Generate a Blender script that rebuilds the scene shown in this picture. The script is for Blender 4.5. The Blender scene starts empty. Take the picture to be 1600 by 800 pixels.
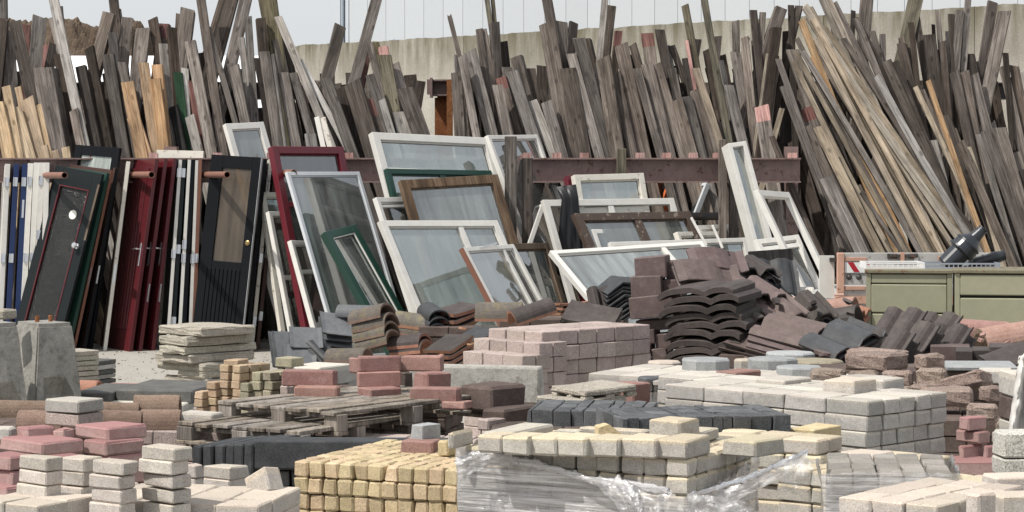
import bpy, bmesh, math, random
from mathutils import Vector, Matrix, noise
R = math.radians
sc = bpy.context.scene
C = sc.collection
rnd = random.Random(7)
# ---------------------------------------------------------------- camera, sky, sun, exposure
F = 3900.0; YH = 236.0; H = 2.2            # focal length and horizon row in photo pixels (1600 wide), eye height
cam_d = bpy.data.cameras.new('camera'); cam = bpy.data.objects.new('camera', cam_d); C.objects.link(cam)
cam.location = (0, 0, H); cam.rotation_euler = (R(90), 0, 0)
cam_d.sensor_width = 36; cam_d.lens = F/1600*36
cam_d.shift_y = -(400-YH)/1600.0
cam_d.clip_end = 3000; cam_d.clip_start = 0.1
sc.camera = cam
SUN_EL = 56.0; SUN_AZ = (-0.86, -0.51)      # horizontal direction towards the sun
wd = bpy.data.worlds.new('World'); sc.world = wd; wd.use_nodes = True
nt = wd.node_tree; bg = nt.nodes['Background']
sky = nt.nodes.new('ShaderNodeTexSky'); sky.sky_type = 'NISHITA'; sky.sun_disc = False
sky.sun_elevation = R(SUN_EL); sky.sun_rotation = math.atan2(SUN_AZ[0], SUN_AZ[1])
sky.air_density = 1.0; sky.dust_density = 4.0; sky.ozone_density = 1.0
# thin high cloud: the blue is washed out evenly over the whole dome
mixs = nt.nodes.new('ShaderNodeMix'); mixs.data_type = 'RGBA'
mixs.inputs[0].default_value = 0.72
nt.links.new(sky.outputs[0], mixs.inputs[6]); mixs.inputs[7].default_value = (8.0, 8.3, 8.6, 1)
nt.links.new(mixs.outputs[2], bg.inputs[0]); bg.inputs[1].default_value = 0.10
sd = bpy.data.lights.new('sun', 'SUN'); sd.energy = 4.2; sd.angle = R(0.6); sd.color = (1, 0.955, 0.89)
so = bpy.data.objects.new('sun', sd); C.objects.link(so)
_h = Vector(SUN_AZ).normalized()
tosun = Vector((_h.x*math.cos(R(SUN_EL)), _h.y*math.cos(R(SUN_EL)), math.sin(R(SUN_EL))))
so.rotation_euler = tosun.to_track_quat('Z', 'Y').to_euler(); so.location = (-20, -10, 30)
sc.view_settings.view_transform = 'Standard'; sc.view_settings.look = 'None'
sc.view_settings.exposure = 0.2; sc.view_settings.gamma = 1.0
sc.render.engine = 'CYCLES'
try: sc.cycles.max_bounces = 8; sc.cycles.transparent_max_bounces = 24
except Exception: pass

def P(x, y, Y):                              # photo pixel at a distance -> point in the place
    return Vector(((x-800)*Y/F, Y, H-(y-YH)*Y/F))
def Yfor(y, z):                              # distance at which height z shows on row y
    return (H-z)*F/(y-YH)
def px(Y): return F/Y                        # pixels per metre

# ---------------------------------------------------------------- object helpers
def tag(o, label, cat, group=None):
    o['label'] = label; o['category'] = cat; o['kind'] = 'thing'
    if group: o['group'] = group
    return o
def empty(name, label, cat, loc, group=None):
    o = bpy.data.objects.new(name, None); C.objects.link(o); o.location = loc; o.empty_display_size = .1
    return tag(o, label, cat, group)
def mesh(verts, faces, mats=(), fm=None, smooth=False):
    me = bpy.data.meshes.new('m'); me.from_pydata([tuple(v) for v in verts], [], faces)
    for m in mats: me.materials.append(m)
    if fm:
        for p, k in zip(me.polygons, fm): p.material_index = k
    if smooth:
        for p in me.polygons: p.use_smooth = True
    me.update(); return me
def add(name, me, parent=None, loc=(0,0,0), rot=None, mw=None):
    o = bpy.data.objects.new(name, me); C.objects.link(o)
    if parent: o.parent = parent
    if mw is not None:
        if parent is not None: o.matrix_local = mw
        else: o.matrix_world = mw
    else:
        o.location = loc
        if rot: o.rotation_euler = rot
    return o
class MB:                                    # gathers boxes and tubes into ONE mesh
    def __init__(s): s.v = []; s.f = []; s.m = []
    def box(s, x0, x1, y0, y1, z0, z1, m=0):
        n = len(s.v)
        s.v += [Vector(c) for c in ((x0,y0,z0),(x1,y0,z0),(x1,y1,z0),(x0,y1,z0),(x0,y0,z1),(x1,y0,z1),(x1,y1,z1),(x0,y1,z1))]
        for q in ((0,3,2,1),(4,5,6,7),(0,1,5,4),(1,2,6,5),(2,3,7,6),(3,0,4,7)):
            s.f.append(tuple(n+i for i in q)); s.m.append(m)
        return s
    def bar(s, a, b, w, h, m=0, up=Vector((0,0,1))):
        a = Vector(a); b = Vector(b); d = (b-a).normalized()
        if abs(d.dot(up)) > .98: up = Vector((0,1,0))
        x = d.cross(up).normalized(); z = x.cross(d)
        n = len(s.v)
        for p in (a, b):
            for i, j in ((-1,-1),(1,-1),(1,1),(-1,1)): s.v.append(p+x*(i*w/2)+z*(j*h/2))
        for q in ((3,2,1,0),(4,5,6,7),(0,1,5,4),(1,2,6,5),(2,3,7,6),(3,0,4,7)):
            s.f.append(tuple(n+i for i in q)); s.m.append(m)
        return s
    def lathe(s, a, b, prof, m=0, n=16, caps=True):   # prof: (t along a-b, radius)
        a = Vector(a); b = Vector(b); d = (b-a); dn = d.normalized()
        up = Vector((0,0,1)) if abs(dn.z) < .9 else Vector((1,0,0))
        x = dn.cross(up).normalized(); y = x.cross(dn); k0 = len(s.v)
        for t, r in prof:
            for i in range(n):
                an = 2*math.pi*i/n; s.v.append(a+d*t+x*(r*math.cos(an))+y*(r*math.sin(an)))
        for k in range(len(prof)-1):
            for i in range(n):
                j = (i+1) % n
                s.f.append((k0+k*n+i, k0+(k+1)*n+i, k0+(k+1)*n+j, k0+k*n+j)); s.m.append(m)
        if caps:
            s.f.append(tuple(k0+i for i in range(n))); s.m.append(m)
            s.f.append(tuple(k0+(len(prof)-1)*n+i for i in reversed(range(n)))); s.m.append(m)
        return s
    def tube(s, a, b, r, m=0, n=12, wall=0.0):
        if wall: return s.lathe(a, b, [(0.02,r-wall),(0,r-wall),(0,r),(1,r),(1,r-wall),(.93,r-wall),(.9,0.001)], m, n, False)
        return s.lathe(a, b, [(0,r),(1,r)], m, n)
    def me(s, *mats): return mesh(s.v, s.f, mats, s.m)
    def build(s, name, mats, parent=None, mw=None, bevel=0.0):
        me = s.me(*(mats if isinstance(mats, (list, tuple)) else (mats,)))
        if bevel:
            bm = bmesh.new(); bm.from_mesh(me)
            bmesh.ops.bevel(bm, geom=bm.edges[:], offset=bevel, segments=1, affect='EDGES', clamp_overlap=True)
            bm.to_mesh(me); bm.free()
        return add(name, me, parent, mw=mw)

# ---------------------------------------------------------------- materials
MATS = {}
def nodes(name, rough=.8, spec=.3, metal=0.0):
    m = bpy.data.materials.new(name); m.use_nodes = True
    t = m.node_tree; b = t.nodes['Principled BSDF']
    b.inputs['Roughness'].default_value = rough; b.inputs['Metallic'].default_value = metal
    b.inputs['Specular IOR Level'].default_value = spec
    return m, t, b
def N(t, typ, **kw):
    n = t.nodes.new(typ)
    for k, v in kw.items(): setattr(n, k, v)
    return n
def coords(t, scale=(1,1,1), offs=True):
    tc = N(t, 'ShaderNodeTexCoord'); oi = N(t, 'ShaderNodeObjectInfo')
    mp = N(t, 'ShaderNodeMapping'); mp.inputs['Scale'].default_value = scale
    if offs:
        ml = N(t, 'ShaderNodeVectorMath', operation='SCALE'); ml.inputs[0].default_value = (37, 91, 53)
        t.links.new(oi.outputs['Random'], ml.inputs['Scale'])
        ad = N(t, 'ShaderNodeVectorMath', operation='ADD')
        t.links.new(tc.outputs['Object'], ad.inputs[0]); t.links.new(ml.outputs[0], ad.inputs[1])
        t.links.new(ad.outputs[0], mp.inputs[0])
    else: t.links.new(tc.outputs['Object'], mp.inputs[0])
    return mp.outputs[0], oi.outputs['Random']
def ramp(t, src, stops):
    r = N(t, 'ShaderNodeValToRGB'); e = r.color_ramp.elements
    while len(e) < len(stops): e.new(.5)
    for k, (p, c) in enumerate(stops):
        e[k].position = p; e[k].color = (c, c, c, 1) if isinstance(c, (int, float)) else (*c, 1)
    t.links.new(src, r.inputs[0]); return r.outputs[0]
def noiz(t, vec, scale, detail=6, rough=.6):
    n = N(t, 'ShaderNodeTexNoise'); n.inputs['Scale'].default_value = scale
    n.inputs['Detail'].default_value = detail; n.inputs['Roughness'].default_value = rough
    t.links.new(vec, n.inputs['Vector']); return n.outputs['Fac']
def mix(t, fac, a, b, mode='MIX'):
    m = N(t, 'ShaderNodeMix', data_type='RGBA', blend_type=mode)
    for sock, v in ((m.inputs[0], fac), (m.inputs[6], a), (m.inputs[7], b)):
        if isinstance(v, (int, float)): sock.default_value = v
        elif isinstance(v, tuple): sock.default_value = (*v, 1)
        else: t.links.new(v, sock)
    return m.outputs[2]
def maprange(t, src, a, b, lo=0., hi=1.):
    m = N(t, 'ShaderNodeMapRange'); t.links.new(src, m.inputs[0])
    m.inputs[1].default_value = lo; m.inputs[2].default_value = hi
    m.inputs[3].default_value = a; m.inputs[4].default_value = b; return m.outputs[0]
def bump(t, b, src, strength, dist=.01):
    n = N(t, 'ShaderNodeBump'); n.inputs['Strength'].default_value = strength; n.inputs['Distance'].default_value = dist
    t.links.new(src, n.inputs['Height']); t.links.new(n.outputs[0], b.inputs['Normal'])
def hsv(t, col, val, sat=None, hue=None):
    h = N(t, 'ShaderNodeHueSaturation'); t.links.new(col, h.inputs['Color'])
    if val is not None: t.links.new(val, h.inputs['Value'])
    if sat is not None: t.links.new(sat, h.inputs['Saturation'])
    if hue is not None: t.links.new(hue, h.inputs['Hue'])
    return h.outputs[0]

def stone(name, c1, c2, grain=160, gs=.35, var=.18, stain=None, stain_amt=.5, rough=.9, bmp=.5, spec=.2, pores=.0, hvar=.012, big=7, facing=None, fz=.026):
    m, t, b = nodes(name, rough, spec)
    v, rn = coords(t)
    n1 = noiz(t, v, big, 5, .6); col = mix(t, ramp(t, n1, [(.30,.15),(.70,.85)]), c1, c2)
    n2 = noiz(t, v, grain, 3, .75)
    col = mix(t, 1.0, col, ramp(t, n2, [(.32,1-gs),(.5,1.),(.70,1+gs*.7)]), 'MULTIPLY')
    if stain:
        n3 = noiz(t, v, big*1.9, 8, .7)
        col = mix(t, ramp(t, n3, [(.50,0.),(.70,stain_amt*.55)]), col, stain)
    n4 = noiz(t, v, 26, 4, .6)
    col = mix(t, 1.0, col, ramp(t, n4, [(.3,.90),(.6,1.04)]), 'MULTIPLY')
    if pores:
        vo = N(t, 'ShaderNodeTexVoronoi'); vo.inputs['Scale'].default_value = 110; t.links.new(v, vo.inputs['Vector'])
        col = mix(t, ramp(t, vo.outputs['Distance'], [(.12,pores),(.3,0.)]), col, (.04,.035,.03))
    if facing:                                # coloured wearing layer cast on the top of the block
        tcz = N(t, 'ShaderNodeTexCoord'); sz = N(t, 'ShaderNodeSeparateXYZ'); t.links.new(tcz.outputs['Object'], sz.inputs[0])
        wz = N(t, 'ShaderNodeMath', operation='MULTIPLY_ADD'); t.links.new(n4, wz.inputs[0]); wz.inputs[1].default_value = .02; t.links.new(sz.outputs['Z'], wz.inputs[2])
        col = mix(t, maprange(t, wz.outputs[0], 0., .8, fz+.004, fz+.016), col, mix(t, 1.0, facing, ramp(t, n2, [(.32,1-gs),(.5,1.),(.70,1+gs*.7)]), 'MULTIPLY'))
    w = N(t, 'ShaderNodeTexWhiteNoise', noise_dimensions='1D'); t.links.new(rn, w.inputs['W'])
    col = hsv(t, col, maprange(t, rn, 1-var, 1+var), None, maprange(t, w.outputs['Value'], .5-hvar, .5+hvar))
    t.links.new(col, b.inputs['Base Color'])
    ad = N(t, 'ShaderNodeMath', operation='ADD'); t.links.new(n2, ad.inputs[0]); t.links.new(n4, ad.inputs[1])
    bump(t, b, ad.outputs[0], bmp, .006)
    MATS[name] = m; return m
def wood(name, dark, mid, light, var=.40, rough=.88, hv=.006, knots=.6, satv=.14):
    m, t, b = nodes(name, rough, .18)
    v, rn = coords(t, (28, 28, 1.1))
    g1 = noiz(t, v, 1.6, 7, .72)
    v2, _ = coords(t, (95, 95, 2.2)); g2 = noiz(t, v2, 1.5, 4, .7)
    v3, _ = coords(t, (6, 6, 1.6)); g3 = noiz(t, v3, 1.2, 5, .6)
    col = ramp(t, g1, [(.28, dark), (.5, mid), (.72, light)])
    col = mix(t, 1., col, ramp(t, g2, [(.33,.40),(.47,.98),(.70,1.2)]), 'MULTIPLY')
    col = mix(t, 1., col, ramp(t, g3, [(.3,.48),(.52,1.),(.7,1.28)]), 'MULTIPLY')
    if knots:
        v4, _ = coords(t, (9, 9, 4.2)); vo = N(t, 'ShaderNodeTexVoronoi'); vo.inputs['Scale'].default_value = 1.0
        t.links.new(v4, vo.inputs['Vector'])
        col = mix(t, ramp(t, vo.outputs['Distance'], [(.10, knots),(.2, 0.)]), col, tuple(c*.45 for c in dark))
    w = N(t, 'ShaderNodeTexWhiteNoise', noise_dimensions='1D'); t.links.new(rn, w.inputs['W'])
    w2 = N(t, 'ShaderNodeTexWhiteNoise', noise_dimensions='2D'); 
    cx = N(t, 'ShaderNodeCombineXYZ'); t.links.new(rn, cx.inputs[0]); cx.inputs[1].default_value = .37; t.links.new(cx.outputs[0], w2.inputs['Vector'])
    col = hsv(t, col, maprange(t, rn, 1-var, 1+var), maprange(t, w2.outputs['Value'], 1-satv*2, 1+satv*1.6), maprange(t, w.outputs['Value'], .5-hv, .5+hv*.6))
    t.links.new(col, b.inputs['Base Color'])
    ad = N(t, 'ShaderNodeMath', operation='ADD'); t.links.new(g1, ad.inputs[0]); t.links.new(g2, ad.inputs[1])
    bump(t, b, ad.outputs[0], .55, .008)
    MATS[name] = m; return m
def paint(name, col, rough=.45, chip=None, amt=.0, var=.06, spec=.4, dirt=.25, metal=0., bmp=.12, streak=False):
    m, t, b = nodes(name, rough, spec, metal)
    v, rn = coords(t)
    n1 = noiz(t, v, 9, 6, .65)
    c = mix(t, ramp(t, n1, [(.4,0.),(.75,dirt)]), col, tuple(x*.55+.01 for x in col))
    if streak:
        vs, _ = coords(t, (30, 30, 1.4)); ns = noiz(t, vs, 1.4, 4, .6)
        c = mix(t, 1., c, ramp(t, ns, [(.3,.84),(.55,1.)]), 'MULTIPLY')
    if chip:
        n2 = noiz(t, v, 14, 8, .75)
        c = mix(t, ramp(t, n2, [(.60-amt*.2,0.),(.63-amt*.2,1.)]), c, chip)
    c = hsv(t, c, maprange(t, rn, 1-var, 1+var))
    t.links.new(c, b.inputs['Base Color'])
    if bmp: bump(t, b, n1, bmp, .01)
    MATS[name] = m; return m
def glass(name, tint=(.9,.96,.95), dust=.15, dustc=(.61,.67,.64), refl=1.0, rough=.02, clear=True, wavy=.0):
    m = bpy.data.materials.new(name); m.use_nodes = True; t = m.node_tree; t.nodes.clear()
    out = N(t, 'ShaderNodeOutputMaterial')
    tr = N(t, 'ShaderNodeBsdfTransparent'); tr.inputs[0].default_value = (*tint, 1)
    gl = N(t, 'ShaderNodeBsdfGlossy'); gl.inputs['Roughness'].default_value = rough
    df = N(t, 'ShaderNodeBsdfDiffuse'); df.inputs[0].default_value = (*dustc, 1)
    v, rn = coords(t); n1 = noiz(t, v, 1.3, 3, .5)
    vs_, _ = coords(t, (11, 11, .8)); n3 = noiz(t, vs_, 1.2, 5, .65)
    a = N(t, 'ShaderNodeMixShader'); dm = N(t, 'ShaderNodeMath', operation='MULTIPLY'); dm.use_clamp = True
    t.links.new(ramp(t, n1, [(.3, dust*.6), (.7, min(1, dust*1.35))]), dm.inputs[0]); t.links.new(maprange(t, n3, .45, 1.6, .3, .7), dm.inputs[1]); t.links.new(dm.outputs[0], a.inputs[0])
    t.links.new(tr.outputs[0], a.inputs[1]); t.links.new(df.outputs[0], a.inputs[2])
    lw = N(t, 'ShaderNodeFresnel'); lw.inputs[0].default_value = 1.5
    ml = N(t, 'ShaderNodeMath', operation='MULTIPLY'); ml.use_clamp = True; ml.inputs[1].default_value = 5.5*refl; t.links.new(lw.outputs[0], ml.inputs[0])
    s = N(t, 'ShaderNodeMixShader'); t.links.new(ml.outputs[0], s.inputs[0])
    t.links.new(a.outputs[0], s.inputs[1]); t.links.new(gl.outputs[0], s.inputs[2])
    if wavy:
        bn = N(t, 'ShaderNodeBump'); bn.inputs['Strength'].default_value = wavy; bn.inputs['Distance'].default_value = .01
        nw = noiz(t, v, 45 if wavy > .3 else 6, 3, .6); t.links.new(nw, bn.inputs['Height']); t.links.new(bn.outputs[0], gl.inputs['Normal'])
    t.links.new(s.outputs[0], out.inputs[0]); MATS[name] = m; return m

W_GREY = wood('weathered_grey_wood', (.066,.056,.049), (.165,.146,.131), (.31,.285,.262))
W_BROWN = wood('weathered_brown_wood', (.052,.041,.034), (.135,.114,.099), (.26,.228,.202))
W_DARK = wood('dark_weathered_wood', (.028,.022,.018), (.07,.056,.047), (.135,.112,.096))
W_LIGHT = wood('silver_wood', (.15,.13,.115), (.31,.29,.265), (.44,.42,.40), var=.15)
W_TAN = wood('tan_strip_wood', (.13,.105,.08), (.30,.255,.20), (.44,.39,.32), var=.24, knots=.5, satv=.15, hv=.008)
W_PINE = wood('fresh_pine', (.30,.20,.12), (.47,.355,.235), (.56,.45,.32), var=.12, knots=.7, hv=.006, satv=.06)
W_ORANGE = wood('orange_pine', (.24,.14,.075), (.41,.27,.16), (.50,.37,.24), var=.15, knots=.5, hv=.006, satv=.07)
W_MOSS = wood('mossy_wood', (.052,.045,.03), (.125,.108,.07), (.22,.195,.13), var=.2)
W_WHITE = wood('flaking_white_wood', (.30,.28,.26), (.56,.54,.51), (.72,.71,.69), var=.1, knots=.2)
W_GREEN = wood('green_painted_wood', (.015,.035,.02), (.03,.07,.04), (.06,.11,.07), var=.15, knots=.1)
W_RED = wood('faded_red_wood', (.08,.042,.036), (.17,.09,.08), (.26,.155,.14), var=.2, knots=.1, satv=.08)
W_PINK = wood('pink_painted_wood', (.28,.15,.13), (.46,.28,.25), (.56,.40,.37), var=.1, knots=.1, satv=.05)
W_BLACK = wood('black_wood', (.008,.008,.008), (.022,.02,.02), (.05,.048,.045), var=.2, knots=0)
W_PALLET = wood('pallet_wood', (.11,.09,.075), (.235,.205,.172), (.36,.325,.285), var=.22)
WM = dict(g=W_GREY, b=W_BROWN, d=W_DARK, l=W_LIGHT, s=W_TAN, y=W_PINE, o=W_ORANGE, m=W_MOSS, w=W_WHITE, e=W_GREEN, r=W_RED, p=W_PINK, k=W_BLACK)
WN = dict(g='weathered grey', b='brownish grey', d='dark grey brown', l='pale silvery', s='pale tan', y='fresh yellow pine', o='orange pine', m='mossy yellowish', w='flaking white', e='dark green painted', r='faded red', p='pink painted', k='black')

CONC = stone('concrete', (.27,.26,.235), (.38,.365,.335), stain=(.11,.105,.085), stain_amt=1.3, pores=.5)
WALLM = stone('wall_concrete', (.27,.255,.225), (.37,.35,.31), grain=60, gs=.25, stain=(.2,.18,.12), stain_amt=.5, big=1.4, pores=.25)
GROUND = stone('yard_concrete', (.26,.242,.215), (.335,.315,.285), grain=40, gs=.2, stain=(.24,.21,.17), stain_amt=.5, big=.7, bmp=.3)
STEEL_RED = paint('primer_steel', (.225,.155,.142), .55, (.10,.05,.035), .15, dirt=.6, streak=True)
RUST = stone('rust', (.20,.075,.03), (.30,.13,.06), grain=60, gs=.5, stain=(.07,.03,.02), stain_amt=.8, var=.1)
STEEL_DARK = paint('dark_steel', (.05,.045,.042), .5, (.12,.06,.04), .2)
CLAD = paint('white_cladding', (.45,.475,.495), .55, dirt=.05, var=.025, bmp=0)
TRIM = paint('building_trim', (.47,.50,.53), .4, dirt=.05)
PIPEG = paint('grey_drainpipe', (.33,.37,.42), .4)
EARTH = stone('earth', (.085,.06,.042), (.14,.105,.075), grain=20, gs=.5, big=1.2, stain=(.05,.04,.03))
SNOW = paint('white_tarpaulin', (.74,.74,.75), .6, dirt=.3)

# ---------------------------------------------------------------- setting
def sheet(name, x0, x1, y0, y1, z, m, n=1):
    o = add(name, mesh([(x0,y0,z),(x1,y0,z),(x1,y1,z),(x0,y1,z)], [(0,1,2,3)], (m,))); o['kind'] = 'structure'; return o
sheet('ground', -1500, 1500, -60, 2500, 0, GROUND)
# earth mound far behind, left
vs = []; fs = []; nx, ny = 150, 80
for j in range(ny+1):
    for i in range(nx+1):
        u = i/nx; w = (j/ny)**1.3; X = -20+u*10.4; Yd = 76+w*14
        e = max(0, 1-((u-.5)/.5)**2)*max(0, 1-((w-.45)/.55)**2)
        prof = 6.15*min(1, e*1.7)**.8
        z = prof*(1+.06*noise.noise((X*.6,Yd*.9,3))) + .20*noise.noise((X*1.7,Yd*4.5,1))*min(1,e*5) + .22*noise.noise((X*4.5,Yd*11,7))*min(1,e*5) - .05
        vs.append((X, Yd, z))
for j in range(ny):
    for i in range(nx):
        a = j*(nx+1)+i; fs.append((a, a+1, a+nx+2, a+nx+1))
md = add('earth_mound', mesh(vs, fs, (EARTH,))); md['kind'] = 'structure'
# low white tunnel roof in front of the mound
t = MB(); n = 10
for k in range(n):
    a0 = math.pi*k/n; a1 = math.pi*(k+1)/n
    for (x0, x1) in ((-13.0, -2.9),):
        i = len(t.v)
        for X in (x0, x1):
            for a in (a0, a1):
                for rr in (4.72, 4.64): t.v.append(Vector((X, 66-3.0*math.cos(a), math.sin(a)*rr)))
        t.f += [(i,i+2,i+6,i+4),(i+1,i+5,i+7,i+3),(i,i+1,i+3,i+2),(i+4,i+6,i+7,i+5)]; t.m += [0]*4
sh = empty('storage_shelter', 'low white curved shelter roof between the earth mound and the planks', 'shelter', (-8, 66, 0))
for v in t.v: v -= Vector((-8, 66, 0))
t.build('roof_cover', SNOW, sh)
t = MB()
for k in range(11): t.box(-5+k*1.0-.03, -5+k*1.0+.03, -3.12, -3.06, 0, 1.2)
t.build('ribs', PIPEG, sh)

# concrete retaining wall (runs away to the left)
def wall_panels():
    A = P(1640, 0, 36.9); B = P(436, 0, 52.6); A.z = B.z = 0
    A2 = A + (A-B).normalized()*8
    d = (B-A2); L = d.length; d.normalize(); nrm = Vector((d.y, -d.x, 0));
    if nrm.y > 0: nrm = -nrm
    root = empty('concrete_wall', 'long stained concrete retaining wall behind the leaning planks', 'wall', A2)
    n = 9; w = L/n
    for k in range(n):
        bm = bmesh.new(); bmesh.ops.create_grid(bm, x_segments=24, y_segments=2, size=.5)
        bm.free()
        vsx = []; fsx = []; seg = 28
        for i in range(seg+1):
            s = w*i/seg*.9965 + w*.00175
            zt = 4.4 + .035*noise.noise((k*9+s*1.7, 2, 0)) + .03*noise.noise((k*9+s*9, 5, 0))
            for (yy, zz) in ((0,0),(0,zt),(-.28,zt+.015*noise.noise((s*6,k,1))),(-.28,0)):
                pt = d*(k*w+s) - nrm*(-yy); pt.z = zz; vsx.append(pt)
        for i in range(seg):
            a = i*4
            for q in ((0,1),(1,2),(2,3)): fsx.append((a+q[0], a+q[1], a+4+q[1], a+4+q[0]))
        fsx.append((0,3,2,1)); a = seg*4; fsx.append((a,a+1,a+2,a+3))
        o = add('wall_panel', mesh(vsx, fsx, (WALLM,)), root)
wall_panels()
# wall weathering: darker lichen top and runs belong to the concrete (uses height)
m = WALLM; t = m.node_tree; b = t.nodes['Principled BSDF']
src = b.inputs['Base Color'].links[0].from_socket
tc = N(t, 'ShaderNodeTexCoord'); sx = N(t, 'ShaderNodeSeparateXYZ'); t.links.new(tc.outputs['Object'], sx.inputs[0])
mp = N(t, 'ShaderNodeMapping'); mp.inputs['Scale'].default_value = (2.1,2.1,.3); t.links.new(tc.outputs['Object'], mp.inputs[0])
ns = noiz(t, mp.outputs[0], 2.2, 5, .65)
h = maprange(t, sx.outputs['Z'], 0., 1., 3.35, 4.4)
mm = N(t, 'ShaderNodeMath', operation='MULTIPLY'); t.links.new(h, mm.inputs[0]); t.links.new(ramp(t, ns, [(.30,0.05),(.62,1.)]), mm.inputs[1])
c1 = mix(t, mm.outputs[0], src, (.125,.112,.075))
t.links.new(c1, b.inputs['Base Color'])

# white clad hall beyond the wall
def hall():
    A = P(523, 0, 76.0); B = P(1700, 0, 58.0); A.z = B.z = 0
    d = (B-A); L = d.length; d.normalize(); nrm = Vector((d.y,-d.x,0))
    root = empty('white_hall', 'large white clad industrial hall with vertical panel seams behind the wall', 'building', A)
    n = 36; w = L*1.12/n
    pm = MB().box(.007, w-.007, -.0, .12, 0, 13)
    me = pm.me(CLAD)
    rot = Matrix.Rotation(math.atan2(d.y, d.x), 4, 'Z')
    for k in range(n):
        add('cladding_panel', me, root, mw=rot @ Matrix.Translation((.65+k*w, 0, 0)))
    MB().box(.05, .65+n*w, .14, 16, 0, 12.9).build('hall_core', STEEL_DARK, root, mw=rot)
    MB().box(0, .30, -.05, .13, 0, 13.1).box(.50, .64, -.02, .13, 0, 13.1).build('corner_trim', TRIM, root, mw=rot)
    MB().box(.30, .50, .02, .13, 0, 13.1).build('corner_recess', PIPEG, root, mw=rot)
    MB().tube((.40,-.04,0), (.40,-.04,13), .055).build('drainpipe', PIPEG, root, mw=rot)
    MB().box(-.1, .7+n*w, -.15, .2, 13.1, 13.35).build('roof_edge', TRIM, root, mw=rot)
hall()
w = MB(); pa = P(614, 62, 50.2); pb = P(642, 66.5, 50.2)
w.tube(pa-pa, pb-pa, .022, n=6); w.bar(Vector((.05,0,-.14)), Vector((.05,0,.0)), .03, .03)
o = w.build('wall_pipe', PIPEG); o.location = pa; tag(o, 'thin grey rod lying along the top of the concrete wall', 'rod')
# ---------------------------------------------------------------- the timber rack
BY = 28.12                                     # distance of the front rail
def beam(x0, x1, ytop, ybot, Y, name, parent, m):
    a = P(x0, ytop, Y); b = P(x1, ytop+ (4 if x1-x0 > 400 else 0), Y); h = (ybot-ytop)*Y/F
    t = MB(); o = parent.location
    a -= o; b -= o
    t.box(a.x, b.x, a.y, a.y+.012, a.z-h, a.z)
    t.box(a.x, b.x, a.y-.09, a.y+.10, a.z, a.z+.016); t.box(a.x, b.x, a.y-.09, a.y+.10, a.z-h-.016, a.z-h)
    return t.build(name, m, parent)
rk = empty('timber_rack', 'long rusty red steel rack carrying the leaning planks', 'rack', (0, BY, 0))
for (x0, x1) in ((-140, 528), (532, 968), (971, 1250)):
    beam(x0, x1, 249, 283, BY, 'rail', rk, STEEL_RED)
clip = MB().box(-.05,.05,-.03,.03,0,.05); clip.box(-.05,.05,-.03,-.02,.05,.062); cm = clip.me(W_PINK)
for x in (148, 240, 340, 424, 458, 498, 545, 787, 824, 870, 913, 1000, 1041, 1083, 1121, 1238):
    a = P(x, 247.2, BY-.04)-rk.location; add('spacer_block', cm, rk, a)
for x in (-60, 268, 660, 1236):
    a = P(x, 283, BY+.3)-rk.location
    MB().box(a.x-.07, a.x+.07, a.y-.1, a.y+.1, 0, 2.25).build('stanchion', STEEL_RED, rk)
for x0, x1 in ((820, 1010), (1060, 1135)):
    a = P(x0, 338, 28.3)-rk.location; b = P(x1, 338, 28.3)-rk.location
    MB().tube(a, b, .045).build('cross_tube', STEEL_DARK, rk)
# rear rail on which the tops rest
for x0, x1 in ((-150, 470), (704, 1720)):
    a = P(x0, 131, 30.75)-rk.location; b = P(x1, 131, 30.75)-rk.location
    t = MB(); t.box(a.x, b.x, 2.6, 2.62, a.z-.18, a.z); t.box(a.x, b.x, 2.52, 2.7, a.z, a.z+.015); t.box(a.x, b.x, 2.52, 2.7, a.z-.195, a.z-.18)
    t.build('rear_rail', STEEL_DARK, rk)
# rusty post with the box shaped rail end
o0 = P(692, 200, 30.6); rp = empty('rusty_post', 'orange rusted steel post topped by a square rail end', 'post', (o0.x, 30.6, 0))
s = F/30.6
ztop = H-(150-YH)/s
t = MB(); t.box(-.07,.05,0,.02,0,ztop); t.build('post_web', RUST, rp)
t = MB(); t.box(.05,.12,-.13,.12,0,ztop+.20); t.box(-.10,-.07,-.0,.12,0,ztop-.02); t.build('post_flange', RUST, rp)
t = MB(); t.box(-.155,-.125,-.16,.2,ztop-.02,ztop+.22); t.box(-.125,.05,-.12,.2,ztop,ztop+.02); t.box(-.125,.05,-.12,.2,ztop+.18,ztop+.20)
t.box(-.125,.05,.0,.02,ztop+.02,ztop+.18); t.box(-.19,-.155,-.16,.1,ztop+.02,ztop+.2)
t.build('rail_end', STEEL_RED, rp)
# small posts in front of the rail
def board_post(x, yt, yb, w, Y, m, label, tilt=0):
    a = P(x, yt, Y); b = P(x+tilt, yb, Y); ww = w*Y/F
    t = MB(); t.box(-ww/2, ww/2, -.04, .04, 0, (a-b).length)
    o = t.build('timber_post', m, bevel=.004)
    zq = (a-b).normalized(); o.matrix_world = Matrix.Translation(b) @ Vector((0,0,1)).rotation_difference(zq).to_matrix().to_4x4()
    tag(o, label, 'post', 'timber posts of the plank rack')
board_post(798, 213, 575, 19, 27.35, W_GREY, 'tall weathered grey upright in front of the rail beside large white window')
board_post(824, 247, 572, 17, 27.4, W_DARK, 'dark upright post right beside the taller grey one at the rail')
board_post(971, 232, 420, 15, 27.94, W_MOSS, 'short mossy stub standing up over the middle of the rail')
board_post(1129, 218, 555, 12, 27.9, W_BROWN, 'slim grey upright just left of the tall narrow white frame')
board_post(1147, 238, 552, 16, 27.98, W_DARK, 'dark upright half hidden behind the tall narrow white frame')

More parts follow.
